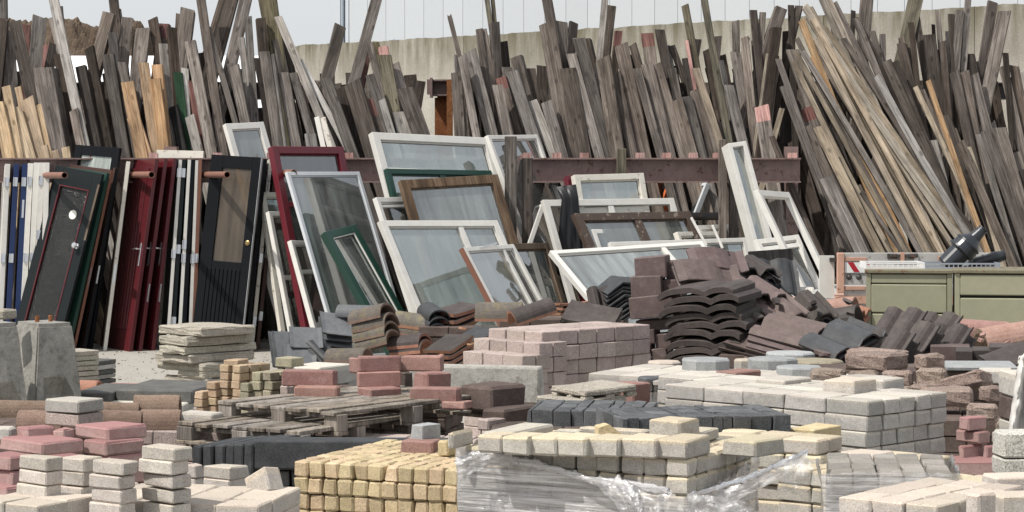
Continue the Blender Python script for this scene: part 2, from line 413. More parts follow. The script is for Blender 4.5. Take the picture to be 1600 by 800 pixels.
# ---------------------------------------------------------------- planks
PL = []       # (xt, yt, xb, yb, width px, material key, layer, tip key)
def tab(x0, txt, k=3.0775, y0=0):
    for ln in txt.strip().splitlines():
        for q in ln.split(';'):
            q = q.split()
            if len(q) < 6: continue
            u, v, u2, v2, w = map(float, q[:5])
            PL.append((x0+u/k, y0+v/k, x0+u2/k, y0+v2/k, w/k, q[5], int(q[6]) if len(q) > 6 else 1, q[7] if len(q) > 7 else ''))
tab(0, '''-5 490 50 770 55 y 0; 30 415 100 770 45 y 0; 75 515 150 770 50 y 0; 85 412 130 700 35 y 1; 130 475 205 770 66 y 0
168 510 238 770 62 y 0; 212 700 232 770 40 y 0; 262 716 277 770 38 y 0; 316 708 324 770 34 y 0; -30 430 40 770 40 y 1
8 -60 14 420 52 g 4; 22 85 -14 400 50 d 2; 70 105 160 540 66 b 1; 38 150 60 420 55 g 3; 128 120 122 330 42 r 3; 190 85 165 340 75 g 3
262 212 240 330 46 d 2; 225 215 218 340 40 r 2; 218 330 305 770 112 b 1; 285 260 352 640 55 d 2; 355 530 400 740 46 b 0
247 -60 440 760 44 l 0; 250 85 292 320 40 g 2; 285 30 295 260 36 d 3; 390 320 482 760 50 d 1; 430 230 542 770 56 d 1; 527 65 435 400 66 b 2
540 -60 585 270 42 b 3; 565 45 582 260 40 g 3; 612 88 588 400 58 b 2; 540 160 560 300 40 g 2; 520 262 602 720 70 b 1; 552 350 645 780 76 d 1
650 165 640 360 26 g 3; 690 145 655 430 70 g 2; 735 90 775 340 46 d 2; 585 300 615 440 46 b 1; 612 395 692 770 60 o 0; 640 560 712 780 60 o 0
690 302 762 780 56 o 0; 756 312 800 740 58 o 0; 702 440 752 780 40 b 0; 746 380 792 780 58 o 0; 785 215 832 750 44 g 1; 792 118 778 230 66 g 3 r
826 135 858 560 52 d 2; 905 50 872 320 66 b 2; 866 68 850 270 44 b 2; 915 200 1012 770 54 g 1; 855 350 902 740 42 e 1; 890 330 915 580 40 w 1
920 390 992 770 48 r 1; 912 558 952 740 44 l 0; 835 512 882 750 50 k 0; 958 -60 1082 760 44 b 1; 1000 130 1122 600 34 g 1; 985 160 1095 600 22 g 1; 962 260 985 420 70 d 3
1125 -60 1010 330 80 b 2; 1085 -60 990 250 34 d 3; 1195 -60 1092 340 56 b 2; 1192 80 1232 580 40 g 1; 1160 180 1202 540 34 g 1; 1128 318 1192 600 44 g 0; 1105 306 1160 600 30 b 0
1130 330 1160 700 60 d 3; 1030 400 1060 700 60 d 3; 470 420 520 760 60 d 3; 160 330 200 700 60 d 3; 320 400 350 700 60 d 3; 880 300 930 700 60 d 3
''')
tab(400, '''60 -60 98 260 60 m 1; 20 -60 75 260 44 m 2; 22 90 55 600 50 d 1; 40 250 102 720 46 g 0; 72 265 142 720 44 g 0; 100 190 140 380 46 g 1; 130 350 208 730 62 g 0; 10 280 70 660 46 d 1
105 80 305 600 36 l 0; 122 130 170 400 36 d 2; 205 280 440 760 30 w 0; 180 350 265 680 38 g 0; 232 370 295 640 44 d 1; 260 645 275 760 54 l 0; 335 375 492 790 50 b 0; 300 385 352 640 46 b 1
405 125 330 390 60 b 1; 592 -50 478 370 62 b 1; 530 255 500 440 52 r 2; 470 355 480 500 72 d 2; 465 395 585 800 100 b 0; 408 425 450 640 50 d 1; 430 440 525 790 60 d 1
545 210 605 470 40 g 1; 570 205 650 500 44 m 2; 610 225 660 470 46 p 2; 618 265 672 560 70 m 1; 545 355 655 660 40 g 0; 560 475 625 700 92 b 0 r; 640 470 705 660 60 r 1
660 310 705 480 58 g 1; 605 480 668 680 40 l 0; 690 470 755 680 50 k 1; 715 425 812 680 76 d 0; 688 540 735 700 78 l 0; 780 392 755 520 70 d 2; 300 420 400 760 60 d 3; 380 460 430 700 60 d 3; 210 420 300 700 60 d 3
965 350 992 700 62 b 0; 930 75 988 320 24 b 1; 962 265 968 380 26 g 1; 1028 245 1152 700 68 g 0; 990 270 1078 700 38 g 0; 1010 340 1064 700 34 r 1; 985 350 1010 640 40 d 2
1072 140 1132 460 34 b 1; 1092 140 1145 430 30 b 1; 1145 110 1160 420 54 d 1; 1102 -60 1128 160 24 m 2; 1132 -60 1150 160 24 m 2; 1160 410 1225 700 54 g 0; 1180 375 1245 600 54 b 1 r; 1215 325 1262 540 80 b 1
1190 200 1215 420 40 d 2; 1100 300 1150 560 60 d 3; 1040 380 1080 640 60 d 3
''')
tab(800, '''0 340 145 800 60 g 0; 22 275 82 500 60 g 1; 95 485 225 800 55 l 0; 90 330 115 520 46 d 1; 165 490 252 800 64 b 0; 150 430 170 520 36 d 1; 145 320 150 480 50 d 3
158 -60 205 200 56 b 1; 168 110 295 800 80 b 0; 235 105 275 540 60 b 1; 296 110 282 260 50 d 2; 268 330 355 800 76 b 0; 285 260 445 800 44 g 0; 320 178 492 800 64 b 0; 345 190 392 360 72 d 2
478 30 440 300 52 b 1; 452 -60 408 320 34 l 1; 440 280 525 790 70 b 0; 512 150 495 330 44 d 1 r; 498 350 582 800 50 b 0; 525 215 662 800 62 b 0; 580 215 625 360 42 b 1; 600 330 725 800 40 b 0
648 150 690 430 56 b 1 r; 710 145 745 360 50 d 1; 650 310 765 800 56 b 0; 690 310 832 800 64 b 0; 768 220 855 480 34 d 1; 745 220 770 350 30 l 2; 768 330 805 520 50 b 1; 838 280 875 480 46 d 1
795 480 882 800 50 b 0; 838 460 922 800 56 g 0; 880 430 982 800 56 b 0; 885 330 1005 700 34 s 0; 840 195 872 340 20 p 1; 832 25 885 290 36 m 1; 915 -60 1035 580 40 m 0; 890 190 872 300 46 d 2
935 240 1000 520 36 d 1; 990 175 985 300 42 d 2; 1005 290 1045 460 26 l 1; 1012 265 1030 400 30 d 2; 1040 410 1112 720 56 g 0; 1078 250 1122 580 56 b 1; 1075 100 1092 300 34 g 1
1118 180 1155 480 46 b 1; 1160 50 1172 230 36 d 1; 1206 60 1192 320 36 b 1; 1165 200 1180 480 36 b 1; 1020 585 1065 800 60 b 0; 1232 260 1192 540 26 s 0; 1130 180 1105 300 30 d 2
440 380 520 700 70 d 2; 560 270 640 600 60 d 2; 760 320 840 640 60 d 2; 960 330 1040 640 60 d 2; 1090 330 1160 700 70 d 2; 20 440 80 740 60 d 3; 210 300 300 700 70 d 3; 1150 430 1200 760 50 b 1
''')
tab(1200, '''62 40 22 160 58 b 1; 110 25 118 200 36 d 1; 150 30 85 330 40 d 1; 38 135 20 300 52 d 1; 25 270 5 420 62 b 1 r; 100 150 90 340 60 d 2
480 -60 445 320 58 b 1; 410 52 400 200 26 d 1; 355 118 345 280 62 b 1; 500 150 545 340 36 b 1; 550 165 565 360 30 b 1; 420 90 570 440 34 b 0; 320 140 330 260 40 d 2
722 -60 668 180 72 m 1; 710 72 745 380 36 d 1; 688 108 725 380 32 d 1; 640 180 712 440 30 b 1; 775 168 805 440 54 d 1; 815 50 822 260 28 b 1; 795 118 800 260 18 d 2; 840 200 905 760 40 d 0; 880 68 882 360 36 d 1
920 50 882 360 42 b 1; 965 -60 925 320 36 b 1; 932 150 915 320 50 b 1; 962 260 985 380 60 d 1; 1080 10 1015 420 54 d 1; 1138 55 1060 480 62 b 1; 1142 255 1185 760 26 d 0; 1130 318 1232 800 46 b 0; 1182 312 1245 640 46 d 0
1215 350 1245 520 40 l 1; 588 300 790 800 56 b 0; 640 210 700 460 40 d 1; 895 345 965 640 52 b 0; 945 345 1005 640 50 b 0; 990 360 1065 660 46 g 0; 1010 610 1075 900 70 b 0; 1062 600 1142 840 66 g 0; 1180 740 1230 900 70 g 0
665 260 740 700 60 d 2; 800 330 860 700 60 d 2; 1080 400 1140 760 60 d 2; 540 320 620 640 60 d 2; 450 300 560 640 60 d 2; 1000 300 1040 520 50 d 3; 865 150 870 330 26 l 2
''')
def ab(txt, lay=-1):
    for ln in txt.strip().splitlines():
        for q in ln.split(';'):
            q = q.split()
            if len(q) < 6: continue
            PL.append((*map(float, q[:5]), q[5], int(q[6]) if len(q) > 6 else lay, q[7] if len(q) > 7 else ''))
ab('''1256 8 1528 402 11 s; 1262 26 1498 400 10 s; 1285 42 1542 406 13 s; 1252 32 1300 150 10 o 0; 1270 30 1472 402 10 s; 1275 60 1452 398 10 s; 1243 80 1420 398 10 s; 1240 96 1402 398 9 s
1300 90 1560 408 11 b; 1282 -6 1312 62 12 s 0; 1292 -6 1322 62 10 s 0; 1304 4 1332 62 8 b 0; 1318 60 1500 380 10 b; 1336 28 1452 262 10 d 0; 1370 118 1546 404 10 l; 1450 126 1548 404 9 o -2; 1430 136 1512 335 9 s; 1440 140 1525 380 11 b
1264 12 1340 150 12 s 0; 1272 40 1400 250 12 b 0; 1290 70 1430 300 11 s 0; 1262 60 1440 360 10 b 0; 1254 80 1380 300 9 g 0; 1310 110 1470 400 10 s 0; 1350 140 1510 400 11 b 0; 1330 130 1490 395 10 s 0; 1245 60 1330 220 9 b 0; 1266 90 1300 160 9 o 0
1226 134 1320 402 19 g; 1216 92 1262 210 10 b; 1256 200 1352 398 20 b; 1290 278 1348 402 23 g -2; 1278 198 1378 398 16 s -2; 1252 120 1330 300 18 b 0; 1262 168 1290 250 26 g 0 r; 1238 78 1282 200 20 b 0
1190 166 1226 402 21 g -2 p; 1206 213 1324 474 10 d -3; 1340 290 1392 400 12 b; 1345 300 1412 398 8 b -2; 1200 225 1215 330 12 g 0; 1222 170 1205 240 9 s 0
1500 222 1582 412 16 b -2; 1530 210 1590 400 12 g -1; 1512 230 1560 410 12 s -1; 1540 205 1606 400 20 b -1; 1560 200 1625 410 22 g -1; 1590 270 1640 420 20 d -1; 1455 220 1480 320 20 l 0; 1478 180 1530 330 14 d 0; 1490 200 1550 360 10 s 0
1380 170 1440 300 14 d 1; 1400 190 1480 360 14 d 1; 1300 200 1360 380 16 d 1; 1360 250 1440 400 16 d 1; 1450 260 1500 400 18 d 1; 1520 260 1560 400 18 d 1; 1240 220 1290 390 20 d 1
1385 95 1440 215 14 b 0; 1397 97 1465 262 16 d 0; 1412 70 1440 200 11 d 1; 1470 78 1480 190 13 d 1; 1584 120 1598 240 16 d 0''')
zones = [(60,'above the blue and white doors'),(190,'above the leaning glazed grey door'),(330,'above the maroon doors'),(440,'above the black half glazed door'),(585,'behind the maroon window frame'),
 (690,'left of the rusty post'),(800,'just right of the rusty post'),(880,'above the left end of the red rail'),(960,'left of the mossy stub on the rail'),(1050,'right of the mossy stub on the rail'),
 (1140,'above the right end of the red rail'),(1235,'above the tall narrow white frame'),(1340,'above the striped trailer'),(1430,'above the near green cabinet'),(1520,'above the black pipe fitting'),(9999,'at the right edge by the concrete wall')]
ORD = ['first','second','third','fourth','fifth','sixth','seventh','eighth','ninth','tenth','eleventh','twelfth','thirteenth','fourteenth','fifteenth','sixteenth','seventeenth','eighteenth']
cnt = {}; made = []
def plank(k, rec):
    xt, yt, xb, yb, w, mk_, lay, tip = rec
    S = .22
    base = 28.42 + max(lay, -2.2)*.20 + (k % 6)*.032
    if lay < 0: base = 28.42 + lay*.22 + (k % 5)*.04
    solve = lambda y: (base+S*H)/(1+S*(y-YH)/F)
    a = P(xt, yt, solve(yt)); b = P(xb, yb, solve(yb))
    d = (a-b)
    # carry on to the ground (or at most 3.2 m further down)
    if d.z > .05:
        ext = min((b.z-.0)/d.z, 3.4/d.length)
        b = b - d*max(0, ext)
    d = a-b; L = d.length; dz = d.normalized()
    ww = w*solve(yt)/F*(.88+.24*((k*37)%11)/10)
    rr = random.Random(k*13+5)
    square = lay >= 1 and w > 15 and rr.random() < .5 and abs(xt-xb) < (yb-yt)
    th = ww*.6 if square else max(.018, min(.05, ww*rr.uniform(.22,.5)))
    if mk_ in 'so' and w < 14: th = ww*.7
    roll = rr.uniform(-.38,.38)
    yv = Vector((math.sin(roll), math.cos(roll), 0)); yv = (yv-dz*yv.dot(dz)).normalized(); xv = yv.cross(dz)
    ww = ww/ (math.cos(roll)+th/ww*abs(math.sin(roll)))
    n = max(4, int(L/.35)); vs = []; fs = []; fm = []
    bow = rr.uniform(-.02,.02)*(2 if w < 14 else 1); bow2 = rr.uniform(-.012,.012); tw = rr.uniform(-.06,.06); ph = rr.uniform(0,9)
    ch = .004
    cut = rr.uniform(-.13,.13)*ww
    broken = rr.random() < .16 and w < 24
    tipn = n-1 if tip else 10**9
    ring = 8
    zs = [L*i/n for i in range(n+1)]
    if tip: zs[n-1] = L-rr.uniform(.12,.22)
    for i, z in enumerate(zs):
        s = z/L; q = math.sin(math.pi*s)
        an = tw*(s-.5); ca, sa = math.cos(an), math.sin(an)
        hx = ww/2*(1+.03*noise.noise((k, z*2, 1))); hy = th/2
        ox = bow*q*L*.5+.004*noise.noise((k*3, z*3, 5)); oy = bow2*q*L*.4
        for (x, y) in ((-hx+ch,-hy),(hx-ch,-hy),(hx,-hy+ch),(hx,hy-ch),(hx-ch,hy),(-hx+ch,hy),(-hx,hy-ch),(-hx,-hy+ch)):
            zz = z + (cut*x/ww*2 if i == n else 0)
            if broken and i == n: zz += rr.uniform(-.05,.02)
            vs.append((x*ca-y*sa+ox, x*sa+y*ca+oy, zz))
    for i in range(n):
        for j in range(ring):
            j2 = (j+1) % ring
            fs.append((i*ring+j, i*ring+j2, (i+1)*ring+j2, (i+1)*ring+j)); fm.append(1 if i >= tipn else 0)
    fs.append(tuple(reversed(range(ring)))); fm.append(0)
    fs.append(tuple(n*ring+j for j in range(ring))); fm.append(1 if tip else 0)
    m = [WM[mk_]] + ([WM[tip]] if tip else [])
    o = add('plank', mesh(vs, fs, m, fm))
    M = Matrix((xv, yv, dz)).transposed().to_4x4(); M.translation = b; o.matrix_world = M
    lean = (xb-xt)/max(1, yb-yt)
    lw = 'leaning right' if lean < -.05 else ('leaning left' if lean > .05 else 'nearly upright')
    kind = ('square beam' if square else 'narrow strip' if w < 11.5 else 'board' if w > 21 else 'plank')
    zn = next(zz for lim, zz in zones if xt < lim)
    pre = {'r':'red tipped ', 'p':'pink tipped ', '':''}[tip]
    made.append((xt, o, '%s%s %s %s %s' % (pre, WN[mk_], kind, lw, zn)))
for k, rec in enumerate(PL): plank(k, rec)
bylab = {}
for x, o, l in made: bylab.setdefault(l, []).append((x, o))
for l, lst in bylab.items():
    lst.sort(key=lambda q: q[0])
    for i, (x, o) in enumerate(lst):
        s = l if len(lst) == 1 else ORD[min(i, 17)] + ' ' + l
        tag(o, s, 'plank', 'salvaged planks leaning on the rack')
print('planks', len(PL))
# the rest of the timber, deep in the rack: past the 300 that show largest
t = MB(); rb = random.Random(3)
for i in range(230):
    X = -6.6+13.6*i/229+rb.uniform(-.06,.06); Yb = rb.uniform(29.15,29.7); zt = rb.uniform(2.5,3.25)
    l = rb.gauss(.11,.06)
    if -1.20 < X < -.62: continue
    t.bar((X+l*zt, Yb, 0), (X, Yb+.22*zt, zt), rb.uniform(.08,.2), rb.uniform(.03,.06), rb.choice((0,0,1,2)), up=Vector((0,1,0)))
o = t.build('plank_mass', [W_DARK, W_BROWN, W_GREY]); o['kind'] = 'stuff'
o['label'] = 'dense mass of dark old planks deep behind the front rows of the rack'; o['category'] = 'planks'
# ---------------------------------------------------------------- panels: windows and doors share one frame of reference
WHITE = paint('white_gloss_paint', (.63,.615,.575), .42, (.30,.26,.21), -.38, dirt=.3)
CREAM = paint('cream_paint', (.64,.61,.54), .45, (.30,.26,.20), .08, dirt=.25)
ALU = paint('pale_grey_frame', (.52,.54,.56), .35, dirt=.15)
MAROON = paint('maroon_gloss', (.115,.010,.018), .28, dirt=.3, spec=.5)
MAROOND = paint('maroon_door_paint', (.085,.011,.015), .25, dirt=.35, spec=.5, bmp=.03)
GREEN = paint('dark_green_gloss', (.012,.045,.033), .35, dirt=.2)
BROWNW = wood('peeling_brown_frame', (.075,.052,.037), (.14,.10,.068), (.21,.165,.125), knots=0, var=.1)
DKBROWN = paint('dark_brown_frame', (.075,.05,.038), .5, (.24,.2,.16), .12, dirt=.4, streak=True)
CHAR = paint('charcoal_door_paint', (.011,.0145,.0155), .4, dirt=.2, spec=.15, bmp=.03)
BLACKP = paint('black_door_paint', (.006,.007,.009), .4, dirt=.2, spec=.12, bmp=.03)
NAVY = paint('navy_door_paint', (.010,.024,.085), .3, dirt=.2)
REDBROWN = paint('red_brown_edge', (.20,.09,.06), .55, dirt=.3, streak=True)
DKWOOD = paint('dark_wood_edge', (.06,.026,.018), .5, dirt=.4, streak=True)
CHROME = paint('steel_fitting', (.62,.62,.63), .22, dirt=.1, metal=.9, bmp=0)
BRASSD = paint('dull_brass', (.30,.21,.10), .4, dirt=.4, metal=.8, bmp=0)
ORANGEP = paint('orange_paint', (.60,.14,.045), .5, dirt=.3)
GL = glass('window_glass'); GLC = glass('clear_glass', dust=.08); GLD = glass('dusty_glass', dust=.24, dustc=(.58,.64,.61), wavy=.02)
GLDARK = glass('dark_door_glass', tint=(.10,.12,.11), dust=.05, dustc=(.10,.11,.10), refl=.22, rough=.2, wavy=1.0)
GLOBS = glass('obscure_bronze_glass', tint=(.40,.30,.20), dust=.25, dustc=(.20,.155,.105), refl=.3, rough=.35, wavy=.6)
GLMILK = glass('milky_glass', dust=.75, dustc=(.50,.55,.50), refl=.3, rough=.1)

def solve_panel(TL, TR, LP, Yb, S, bottom_z):
    """stile from TL down through LP in the lean plane Y = Yb + S*z; the head towards TR turned square to it"""
    yy = lambda y: (Yb+S*H)/(1+S*(y-YH)/F)
    a = P(*TL, yy(TL[1])); b = P(*LP, yy(LP[1])); d = a-b
    b = b - d*((b.z-bottom_z)/d.z)
    v = a-b; h = v.length; v.normalize()
    Y2 = a.y
    for _ in range(30):                       # slide the other corner along its sight line until square
        c = P(*TR, Y2); u = c-a
        e = u.dot(v)
        g = Vector(((TR[0]-800)/F, 1, -(TR[1]-YH)/F)).dot(v)
        if abs(g) < 1e-4: break
        st = max(-.2, min(.2, -e/g)); Y2 += st
    Y2 = max(a.y-.8, min(a.y+.8, Y2))
    ut = P(*TR, Y2)-a; u = (ut - v*ut.dot(v)).normalized(); w = ut.dot(u); k = max(-.22, min(.22, ut.dot(v)/w))   # frames racked a little out of square
    n = u.cross(v)                            # faces the camera
    if n.y > 0: n = -n
    M = Matrix((u, -n, v)).transposed().to_4x4(); M.translation = b   # local x along head, y away from camera, z up
    return M, w, h, k
def frame_parts(root, w, h, fw, th, m, cross=(), mull=(), glassm=GL, fwb=None, side_m=None, open_=False, bead=None, z0=0.0):
    fwb = fwb or fw*1.15
    a = MB(); a.box(0, fw, 0, th, z0, h); a.box(w-fw, w, 0, th, z0, h)
    a.box(fw, w-fw, .001, th-.001, h-fw, h-.001); a.box(fw, w-fw, .001, th-.001, z0+.001, z0+fwb)
    fr = a.build('frame', side_m or m, root, bevel=.004)
    rw = .014                                 # stepped inner rim that holds the glass
    if not bead and not open_ and w > .35:
        MB().box(fw,fw+rw,th*.35,th*.8,z0+fwb,h-fw).box(w-fw-rw,w-fw,th*.35,th*.8,z0+fwb,h-fw).box(fw+rw,w-fw-rw,th*.35+.001,th*.8-.001,h-fw-rw,h-fw).build('inner_rim', m, fr)
        MB().box(fw+rw,fw+rw+.006,th*.45,th*.6,z0+fwb,h-fw-rw).box(w-fw-rw-.006,w-fw-rw,th*.45,th*.6,z0+fwb,h-fw-rw).box(fw+rw+.006,w-fw-rw-.006,th*.45,th*.6,h-fw-rw-.006,h-fw-rw).build('rubber_seal', STEEL_DARK, fr)
    for c in cross:                           # (height from top in m, x0 fraction, x1 fraction, width)
        cz, x0, x1, cw = c
        MB().box(fw+(w-2*fw)*x0, fw+(w-2*fw)*x1, .004, th-.004, h-cz-cw/2, h-cz+cw/2).build('crossbar', m, root, bevel=.003)
    for q in mull:                            # (x fraction, top m, bottom m or None, width)
        x, t0, t1, cw = q; X = w*x
        MB().box(X-cw/2, X+cw/2, .006, th-.006, (h-t1) if t1 else z0+fwb, h-t0 if t0 else h-fw).build('mullion', m, root, bevel=.003)
    if bead:
        e = .012
        MB().box(fw,fw+e,.008,.022,z0+fwb,h-fw).box(w-fw-e,w-fw,.008,.022,z0+fwb,h-fw).box(fw+e,w-fw-e,.009,.021,h-fw-e,h-fw).build('bead', bead, fr)
    if not open_:
        MB().box(fw-.004, w-fw+.004, th*.5-.002, th*.5+.002, z0+fwb-.004, h-fw+.004).build('pane', glassm, root)
WG = 'salvaged window frames leaning in front of the rack'
def window(label, TL, TR, LP, Yb, m=WHITE, fw=.055, th=.06, S=.24, bz=.0, name='salvaged_window', **kw):
    M, w, h, kx = solve_panel(TL, TR, LP, Yb, S, bz)
    root = empty(name, label, 'window', (0,0,0), WG); root.matrix_world = M
    frame_parts(root, w, h, fw, th, m, **kw)
    for ch in list(root.children)+[g for c_ in root.children for g in c_.children]:
        for vv in ch.data.vertices: vv.co.z += vv.co.x*kx
    return root, w, h
# back to front
window('small white framed casement standing above the black door stack', (352,193),(412,190),(367,247), 27.55, fw=.075, glassm=GLD)
window('white top corner of a frame peeping out right behind the largest white window', (762,211),(840,210),(775,246), 27.1, fw=.05)
window('old cream frame with flaking paint beside the last brown door edge', (408,300),(470,300),(437,505), 27.2, CREAM, fw=.06, cross=((1.05,0,1,.06),(.45,0,1,.04)), glassm=GLC)
window('slim grey framed sash behind the maroon window frame', (420,330),(490,332),(452,500), 26.95, WHITE, fw=.05, cross=((.75,0,1,.05),), glassm=GLC)
window('tall maroon painted window frame with two crossbars', (425,228),(537,229),(475,500), 26.6, MAROON, fw=.085, th=.09, cross=((.66,0,1,.06),(1.45,0,1,.05)), glassm=GLC)
window('pale grey metal framed sheet of glass leaning on the maroon frame', (448,268),(562,268),(515,500), 26.15, ALU, fw=.045, th=.04, glassm=GLD)
window('slim white framed pane leaning beside the maroon stile', (455,375),(500,377),(490,505), 26.3, WHITE, fw=.05, cross=((.35,0,1,.04),), glassm=GLC)
window('small dark green window frame with white inner bead', (507,362),(556,350),(578,490), 25.6, GREEN, fw=.085, th=.08, bead=WHITE, glassm=GL)
window('largest white window with glazed top light above a green rail', (581,206),(766,215),(607,305), 26.35, WHITE, fw=.085, th=.09, cross=((.43,0,1,.05),), glassm=GLD)
window('dark green casement filling the lower half of the largest white window', (603,263),(768,266),(645,440), 26.22, GREEN, fw=.06, th=.06, mull=((.52,0,None,.07),), glassm=GL)
window('peeling brown wooden sash leaning on the largest white window', (626,281),(778,272),(646,350), 26.0, BROWNW, fw=.10, th=.07, glassm=GLD)
window('slim white casement with flat top behind the divided white window', (588,308),(670,307),(640,470), 25.85, WHITE, fw=.055, cross=((.1,0,1,.03),), glassm=GL)
window('wide white window divided by one off centre mullion', (594,344),(778,345),(655,492), 25.5, WHITE, fw=.07, th=.08, mull=((.66,0,None,.06),), glassm=GLD)
window('brown wooden framed sash with blueish pane right of the white windows', (800,380),(857,379),(826,470), 26.35, BROWNW, fw=.07, glassm=GLD)
r_, w_, h_ = window('small white sash with bare brown side and metal stay', (724,386),(803,381),(772,478), 25.35, WHITE, fw=.05, th=.06, mull=((.76,0,None,.045),), glassm=GLD)
MB().box(-.016,-.002,.002,.058,.0,h_-.002).build('side_board', REDBROWN, r_)
MB().bar((w_*.3,-.015,h_-.05),(w_*.62,-.03,h_-.035),.014,.014).bar((w_*.62,-.03,h_-.035),(w_*.62,.0,h_-.035),.012,.012).build('window_stay', CHROME, r_)
window('off white casement with wired pane and maroon back edge', (897,273),(1006,270),(905,325), 26.95, CREAM, fw=.07, th=.08, cross=((.42,0,1,.09),), glassm=GLD)
window('maroon sided window frame tucked behind the off white wired casement', (886,274),(935,273),(893,325), 27.08, MAROON, fw=.09, th=.1, glassm=GL)
window('empty white frame with one mullion around the black sheet', (848,312),(1053,309),(868,385), 26.7, WHITE, fw=.075, th=.06, mull=((.5,0,.55,.07),), open_=True)
window('dark brown frame with two panes and weathered left side', (897,333),(1079,331),(921,388), 26.4, DKBROWN, fw=.09, th=.08, mull=((.52,0,None,.09),), glassm=GL)
window('white framed pane standing inside the dark brown two pane frame', (925,358),(1066,356),(935,388), 26.5, WHITE, fw=.05, glassm=GL)
window('long low white frame lying just behind the wide front pane', (953,378),(1166,371),(962,420), 26.35, WHITE, fw=.05, th=.06, mull=((.52,0,None,.05),), glassm=GL)
window('wide white window with large blueish pane behind the maroon tiles', (859,391),(1100,379),(930,477), 24.9, WHITE, S=.85, fw=.055, th=.07, mull=((.72,0,None,.055),), glassm=GLD)
window('grey framed window seen beyond the rail between the dark posts', (1064,287),(1104,285),(1046,333), 28.9, ALU, fw=.04, glassm=GLC)
window('orange edged frame leaning right behind the rail', (1030,283),(1046,283),(1012,333), 28.7, ORANGEP, fw=.04, th=.12, open_=True)
window('tall narrow white frame standing over the tile heaps', (1137,224),(1166,220),(1184,400), 26.6, WHITE, fw=.05, th=.16, glassm=GL)
window('white casement with a cracked pane under the leaning white frame', (1180,374),(1248,366),(1222,468), 25.6, WHITE, S=.5, fw=.06, cross=((.12,0,1,.05),), glassm=GLC)
window('open white frame without glass leaning beside the grey plank', (1184,296),(1233,300),(1262,460), 25.3, WHITE, fw=.07, th=.06, open_=True)
window('white framed pane half hidden behind the wide white window end', (1090,352),(1140,350),(1104,388), 27.4, WHITE, fw=.05, glassm=GL)
window('low white frame crossing behind the thin glazing bars', (1058,362),(1132,361),(1068,392), 26.9, CREAM, fw=.05, cross=((.16,0,1,.03),), glassm=GL)
window('narrow white frame leaning at the left behind the empty white frame', (836,322),(846,318),(812,392), 27.2, WHITE, fw=.03, th=.05, open_=True)
window('grey brown sash standing left of the tall narrow white frame', (1070,352),(1135,352),(1076,388), 27.6, DKBROWN, fw=.06, glassm=GL)
# white folding strips behind the maroon frame
def stick(label, a, b, w, Y, m, cat='slat', name='slat', th=.03, S=.22, ground=True, group=None):
    yy = lambda y: (Y+S*H)/(1+S*(y-YH)/F)
    A = P(*a, yy(a[1])); B = P(*b, yy(b[1])); d = A-B
    if ground and d.z > .1: B = B-d*(B.z/d.z)
    L = (A-B).length; zq = (A-B).normalized(); ww = w*Y/F
    o = MB().box(-ww/2, ww/2, -th/2, th/2, 0, L).build(name, m, bevel=.003)
    o.matrix_world = Matrix.Translation(B) @ Vector((0,0,1)).rotation_difference(zq).to_matrix().to_4x4()
    return tag(o, label, cat, group)
stick('white painted slat standing behind the maroon window frame', (495,183),(514,270), 8, 27.75, WHITE)
stick('second white slat right against the first behind the maroon frame', (505,184),(524,270), 8, 27.7, CREAM)
stick('thin white glazing bar poking up left of the tall narrow frame', (1080,340),(1104,384), 4, 25.2, WHITE, ground=False)
stick('thin white glazing bar poking up nearest the tall narrow frame', (1113,352),(1129,388), 4, 25.2, WHITE, ground=False)
stick('red bar lying across behind the rail by the grey framed window', (1078,304),(1126,302), 6, 29.0, ORANGEP, ground=False, S=0)
# black sheet draped over the white frames
g = []; fs = []
Q = [((868,292),(900,288)), ((878,312),(904,310)), ((876,338),(906,338)), ((874,362),(908,362)), ((872,388),(910,388)), ((870,430),(912,430))]
ncol = 8
for r0, (l, r) in enumerate(Q):
    for c in range(ncol):
        f = c/(ncol-1)
        p = P(l[0]+(r[0]-l[0])*f, l[1]+(r[1]-l[1])*f, 27.18+.02*math.sin(c*2.1+r0)+.015*r0*0)
        g.append(p)
for r0 in range(len(Q)-1):
    for c in range(ncol-1):
        a = r0*ncol+c; fs.append((a, a+1, a+ncol+1, a+ncol))
RUB = paint('black_rubber_sheet', (.012,.013,.016), .45, dirt=.3)
me = mesh(g, fs, (RUB,), smooth=True); o = add('rubber_sheet', me); sm = o.modifiers.new('t', 'SOLIDIFY'); sm.thickness = .012
tag(o, 'black rubber sheet hanging inside the empty white frame', 'sheet')
# perforated metal panel
PERF = paint('perforated_panel_metal', (.42,.42,.42), .5, dirt=.2)
a = P(835,284,28.3); b = P(872,284,28.3)
pp = empty('perforated_panel', 'grey panel with rows of dimples hanging below the red rail', 'panel', (a.x, 28.3, 0))
MB().box(0,b.x-a.x,0,.01,.7,a.z).build('panel_sheet', PERF, pp)
t = MB()
for i in range(9):
    for j in range(26):
        x = .02+i*.029+(j%2)*.012; z = a.z-.03-j*.033
        t.box(x-.007,x+.007,-.006,.0,z-.007,z+.007)
o = t.build('dimples', STEEL_DARK, pp); o['kind'] = 'stuff'

